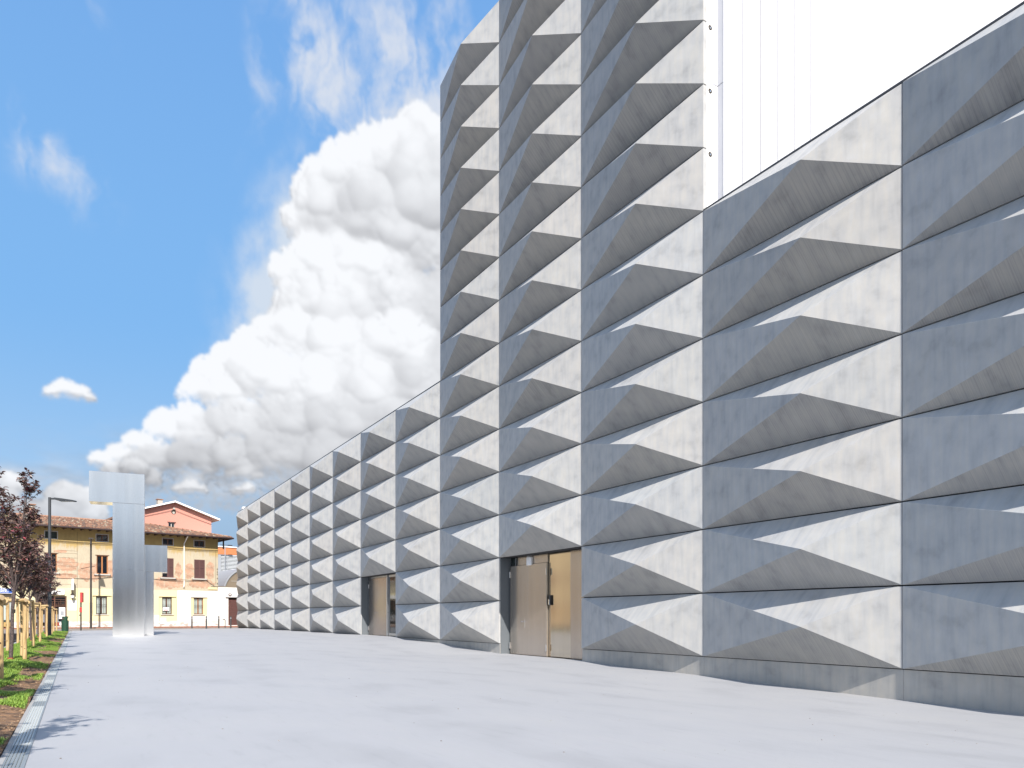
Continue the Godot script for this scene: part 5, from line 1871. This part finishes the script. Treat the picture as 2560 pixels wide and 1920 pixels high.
	tag(ko, "low red kerb along the red footway before the old house", "kerb")
	furniture(C, B, turn)
	beyond(C, B, turn)

func vt_parent(p: Node) -> Node:
	return p

func furniture(_C: Vector3, _B: Basis, turn: float) -> void:
	var pole := thing("dark_pole", "tall thin dark pole on the footway casting its shadow on the old house", "pole", Vector3(-31.78, 0, -56.57), 0.513)
	var st := begin()
	tube(st, [Vector3(0, -0.1, 0), Vector3(0, 1.9, 0), Vector3(0, 1.93, 0), Vector3(0, 6.75, 0)], [0.085, 0.085, 0.075, 0.06], 14)
	obj("shaft", st, M.pole_dark, pole)
	b3("arm", pole, M.pole_dark, -0.03, 0.03, 6.66, 6.72, 0.0, 0.9)
	b3("lamp_head", pole, M.pole_dark, -0.17, 0.17, 6.64, 6.71, 0.5, 1.2, 0.01)
	var rs := thing("red_signpost", "slim dark signpost with a tall and a small red panel, seen edge-on", "signpost", Vector3(-27.56, 0, -47.92), 0.35)
	var rp := begin()
	tube(rp, [Vector3(0, -0.1, 0), Vector3(0, 2.0, 0)], [0.045, 0.045], 12)
	obj("post", rp, M.pole_dark, rs)
	b3("tall_panel", rs, M.sign_red, 0.0, 0.12, 1.78, 2.41, -0.20, 0.30, 0.008)
	b3("small_panel", rs, M.sign_red, -0.07, 0.07, 1.15, 1.45, 0.046, 0.09, 0.008)
	b3("knob", rs, M.pole_dark, -0.10, -0.046, 0.92, 1.0, -0.03, 0.03, 0.008)
	# bollards
	var pos := [[Vector3(-25.75, 0, -60.3), "leftmost of the four dark bollards, before the whitewashed wall"], [Vector3(-23.29, 0, -57.11), "second dark bollard from the left, the nearest of the four"], [Vector3(-23.55, 0, -60.2), "third dark bollard from the left, beside a bent grey rail"], [Vector3(-22.28, 0, -59.38), "rightmost dark bollard, in front of the brown roller shutter"]]
	var proto := Node3D.new()
	var bt := begin()
	tube(bt, [Vector3(0, -0.1, 0), Vector3(0, 0.86, 0), Vector3(0, 0.90, 0), Vector3(0, 0.91, 0)], [0.058, 0.058, 0.05, 0.02], 14)
	put("tube", bt.commit(), M.bollard_grey, proto)
	var br := begin()
	tube(br, [Vector3(0, 0.72, 0), Vector3(0, 0.78, 0)], [0.061, 0.061], 14)
	put("band", br.commit(), M.grey_metal, proto)
	for i in pos.size():
		var o: Node3D = proto if i == 0 else proto.duplicate()
		o.name = numbered("bollard")
		add_child(o)
		o.position = pos[i][0]
		tag(o, pos[i][1], "bollard", "dark bollards along the footway")
	var rl := thing("bent_rail", "low bent grey rail beside the third bollard", "rail", Vector3(-23.35, 0, -61.0), turn)
	var rm := begin()
	tube(rm, [Vector3(0, -0.1, 0), Vector3(0, 0.60, 0), Vector3(-0.03, 0.64, 0), Vector3(-0.2, 0.64, 0)], [0.035, 0.035, 0.035, 0.035], 8)
	obj("tube", rm, M.bollard_grey, rl)

# the rest of the street: what the doors and the steel towers mirror
func beyond(C: Vector3, B: Basis, turn: float) -> void:
	var ho := thing("beige_house", "plain beige house further left along the street, out of the picture", "house", C + B * Vector3(-HL - 0.6, 0, 0), turn)
	simple_house(ho, 22.0, 10.0, 9.0, M.beige_render)
	var bh := thing("pale_block", "pale four-storey block behind the camera", "building", Vector3(14, 0, 92), PI + 0.25)
	simple_house(bh, 46.0, 11.0, 15.5, M.white_render)
	var b2 := thing("cream_block", "cream block of flats behind the camera to the left", "building", Vector3(-34, 0, 84), PI - 0.35)
	simple_house(b2, 40.0, 11.0, 16.5, M.cream_render)

func simple_house(o: Node3D, len: float, deep: float, high: float, m: Material) -> void:
	b3("walls", o, m, -len, 0.0, -0.1, high, -deep, 0.0)
	b3("roof", o, M.brick_stack, -len - 0.5, 0.5, high + 0.001, high + 0.35, -deep - 0.5, 0.5, 0.1)
	var nx := int(len / 3.2)
	var ny := int(high / 3.1)
	for i in nx:
		for j in ny:
			var x := -len + 1.4 + i * 3.2
			var y := 0.9 + j * 3.1
			b3("window", o, M.shutter_brown, x, x + 1.1, y, y + 1.5, 0.001, 0.05)

# ---------------------------------------------------------------- the steel towers on the plaza
func steel_box(called: String, p: Node, x0: float, x1: float, y0: float, y1: float, z0: float, z1: float) -> MeshInstance3D:
	var st := begin()
	cbx(st, Vector3(x0, y0, z0), Vector3(x1, y1, z1), 0.004)
	return obj(called, st, M.tower_steel, p)

func rivet_line(p: Node, x: float, y0: float, y1: float, z: float, n: int) -> void:
	for i in n:
		var st := begin()
		var y := lerpf(y0, y1, float(i) / (n - 1))
		tube(st, [Vector3(x, y, z), Vector3(x, y, z + 0.006)], [0.014, 0.009], 8)
		obj("rivet", st, M.chrome, p)

func steel_towers() -> void:
	var a := thing("steel_tower", "taller brushed steel sculpture, a broad slab set off-centre on a square shaft", "sculpture", Vector3(-18.63, 0, -33.0), 0.4346)
	var lo := steel_box("lower_shaft", a, 0.92, 2.195, -0.1, 2.965, -1.0, 0.0)
	var up := steel_box("upper_shaft", a, 0.92, 2.195, 2.972, 5.945, -1.0, 0.0)
	b3("seam", a, M.chrome, 0.925, 2.19, 2.9652, 2.9718, -0.99, -0.006)
	steel_box("top_slab", a, 0.0, 2.20, 5.952, 7.30, -1.0, 0.004)
	rivet_line(lo, 2.165, 0.25, 2.9, 0.0, 9)
	rivet_line(lo, 0.95, 0.25, 2.9, 0.0, 9)
	rivet_line(up, 2.165, 3.05, 5.8, 0.0, 9)
	rivet_line(up, 0.95, 3.05, 5.8, 0.0, 9)
	var b := thing("steel_tower", "shorter brushed steel sculpture half hidden behind the taller one, its box jutting right", "sculpture", Vector3(-16.72, 0, -34.98), 0.4346)
	var sh := steel_box("shaft", b, -0.40, 0.0, -0.1, 2.945, -0.9, 0.0)
	steel_box("top_box", b, -0.40, 0.575, 2.952, 4.20, -0.9, 0.004)
	rivet_line(sh, -0.03, 0.25, 2.9, 0.0, 8)
